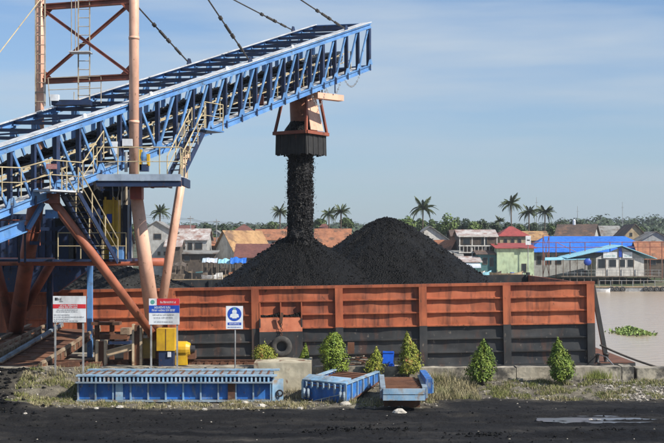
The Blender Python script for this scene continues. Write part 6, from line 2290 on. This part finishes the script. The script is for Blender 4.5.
tree(508, 222, 16, 300, 0, M_TREED, 'dark tree at the foot of the tallest palm', .7)
tree(534, 222, 16, 305, 0, M_TREED, 'dark tree between the middle and rightmost palms', .7)
tree(550, 223, 16, 310, 0, M_TREE, 'green tree right of the rightmost palm', .7)
tree(496, 244, 10, 244, -1, M_TREE, 'small green tree beside the pale green building', .9)
tree(655, 228, 16, 330, 0, M_TREED, 'dark tree at the right picture edge', .7)

for px, yt, w_, Y, mm, lab in ((-96, 222, 24, 300, M_TREE, 'green tree beyond the left picture edge, outermost'), (-60, 219, 26, 280, M_TREED, 'dark tree beyond the left picture edge, second from outside'),
                               (-20, 221, 24, 290, M_TREE, 'green tree beyond the left edge behind the boom tail'), (20, 220, 26, 285, M_TREED, 'dark tree hidden behind the far mast leg'),
                               (60, 222, 22, 300, M_TREE, 'green tree hidden behind the take-up panels'), (100, 221, 24, 290, M_TREED, 'dark tree hidden behind the yellow cabin'),
                               (132, 224, 20, 310, M_TREE, 'green tree just left of the grey plastered house'), (384, 226, 20, 300, M_TREED, 'dark tree hidden behind the tall coal heap'),
                               (690, 224, 22, 300, M_TREE, 'green tree just beyond the right picture edge'), (730, 222, 24, 290, M_TREED, 'dark tree well beyond the right picture edge')):
    tree(px, yt, w_, Y, 0, mm, lab, .75, 600)
house('orange-roofed house hidden behind the tall coal heap', 362, 396, 243, 231, 0, 265, 9, 'side', W_WHITE, R_ORANGE, [(370, 374, 246, 251)])
house('brown-roofed house behind the machinery under the boom', 92, 126, 243, 231, 0, 258, 9, 'side', W_GREY, R_BROWN, [(100, 104, 247, 252), (112, 116, 247, 252)])
house('tan-roofed house behind the far mast leg', 40, 80, 246, 232, 0, 254, 9, 'side', W_WHITE, R_TAN, [(52, 56, 250, 255)])
house('grey-roofed house beyond the left picture edge', -40, 10, 247, 233, 0, 256, 10, 'side', W_WHITE, R_GREY, [(-25, -20, 251, 256)])
house('orange-roofed house just beyond the right picture edge', 684, 724, 252, 240, -.5, 256, 9, 'side', W_WHITE, R_ORANGE, [(694, 699, 255, 260)])

# far-off wood, one mass of crowns along the rising land
mb = MB()
random.seed(55)


def land_z(y):
    for (ya, za), (yb, zb_) in zip(prof[:-1], prof[1:]):
        if ya <= y <= yb:
            return za + (zb_ - za) * (y - ya) / (yb - ya)
    return 18


for _ in range(1700):
    Y = random.uniform(520, 1150)
    X = random.uniform(-0.34, 0.34) * Y
    px = 332 + F * X / Y
    s = random.uniform(5, 9)
    hgt = random.uniform(6, 11) + (6 if px > 560 else 0) * random.random()
    zc = land_z(Y) + hgt * .6
    for _k in range(48):
        d = Vector((random.gauss(0, 1), random.gauss(0, 1), abs(random.gauss(0, 1)) * .8)).normalized()
        p = Vector((X, Y, zc)) + Vector((d.x * s * .7, d.y * s * .7, d.z * hgt * .5))
        t = d.orthogonal().normalized()
        u = d.cross(t)
        k = random.uniform(.45, 1.0)
        mb.add([p - t * k, p + u * k, p + t * k, p - u * k], [(0, 1, 2, 3)])
mb.build('distant_wood', M_TREED, label='hazy distant wood along the horizon behind the houses', cat='wood', kind='stuff', fix=False)

# masts and poles
for px, yt, Y, lab in ((536.5, 197, 420, 'thin lattice radio mast above the middle palm'), (577.5, 206, 420, 'thin radio mast above the dark brown roof'), (622.5, 202, 420, 'thin radio mast above the tan gable')):
    tp = P(px, yt, Y)
    root = thing('radio_mast', (tp.x, Y, 2), lab, 'mast', 'radio masts on the skyline')
    MB().tube((tp.x, Y, 1.5), tp, .16, .07, 5).build('pole', M_GALV, root)
    MB().box2((tp.x - .5, Y - .05, tp.z - 2), (tp.x + .5, Y + .05, tp.z - 1.9)).build('crossarm', M_GALV, root)
for px, yt, Y, lab in ((190.5, 216, 262, 'left utility pole behind the patchy roof'), (216.5, 219, 262, 'right utility pole near the small pale gable')):
    tp = P(px, yt, Y)
    root = thing('utility_pole', (tp.x, Y, 0), lab, 'pole', 'utility poles')
    MB().tube((tp.x, Y, -.5), tp, .12, .09, 6).build('pole', M_GALV, root)
    MB().box2((tp.x - .7, Y - .05, tp.z - .6), (tp.x + .7, Y + .05, tp.z - .48)).build('crossarm', M_WOOD, root)
for k, (dy, lab) in enumerate(((0, 'upper overhead wire on the left skyline'), (1.2, 'lower overhead wire on the left skyline'))):
    pts = [P(120, 213 + dy * 2, 262), P(190.5, 219 + dy, 262), P(203, 221.5 + dy, 262), P(216.5, 221.5 + dy, 262), P(240, 224 + dy, 262), P(290, 226 + dy, 262)]
    MB().path(pts, .035, 4).build('overhead_wire', M_CABLE, label=lab, cat='wire')
# small white chimney tank on the dark brown roof
tk = P(575, 219.5, 270)
MB().lathe((tk.x, 271, tk.z - 1.2), [(0, 0), (.32, 0), (.35, .2), (.35, 1.0), (.22, 1.2), (0, 1.22)], 12).build('roof_tank', M_WHITE, label='small white water tank on the dark brown roof', cat='tank')

# ------------------------------------------------------------------ air
mb = MB().box2((-1500, -95, -3.6), (1500, 2400, 46))
hz = mb.build('haze', MATS['coal'], kind='stuff', label='thin pale haze over the river', cat='haze')
hz.data.materials.clear()
M_HAZE = bpy.data.materials.new('haze_air')
M_HAZE.use_nodes = True
nt = M_HAZE.node_tree
nt.nodes.clear()
o = nt.nodes.new('ShaderNodeOutputMaterial')
v = nt.nodes.new('ShaderNodeVolumePrincipled')
v.inputs['Color'].default_value = (0.86, 0.93, 1.0, 1)
v.inputs['Density'].default_value = 0.00017
v.inputs['Anisotropy'].default_value = 0.2
nt.links.new(v.outputs[0], o.inputs['Volume'])
hz.data.materials.append(M_HAZE)
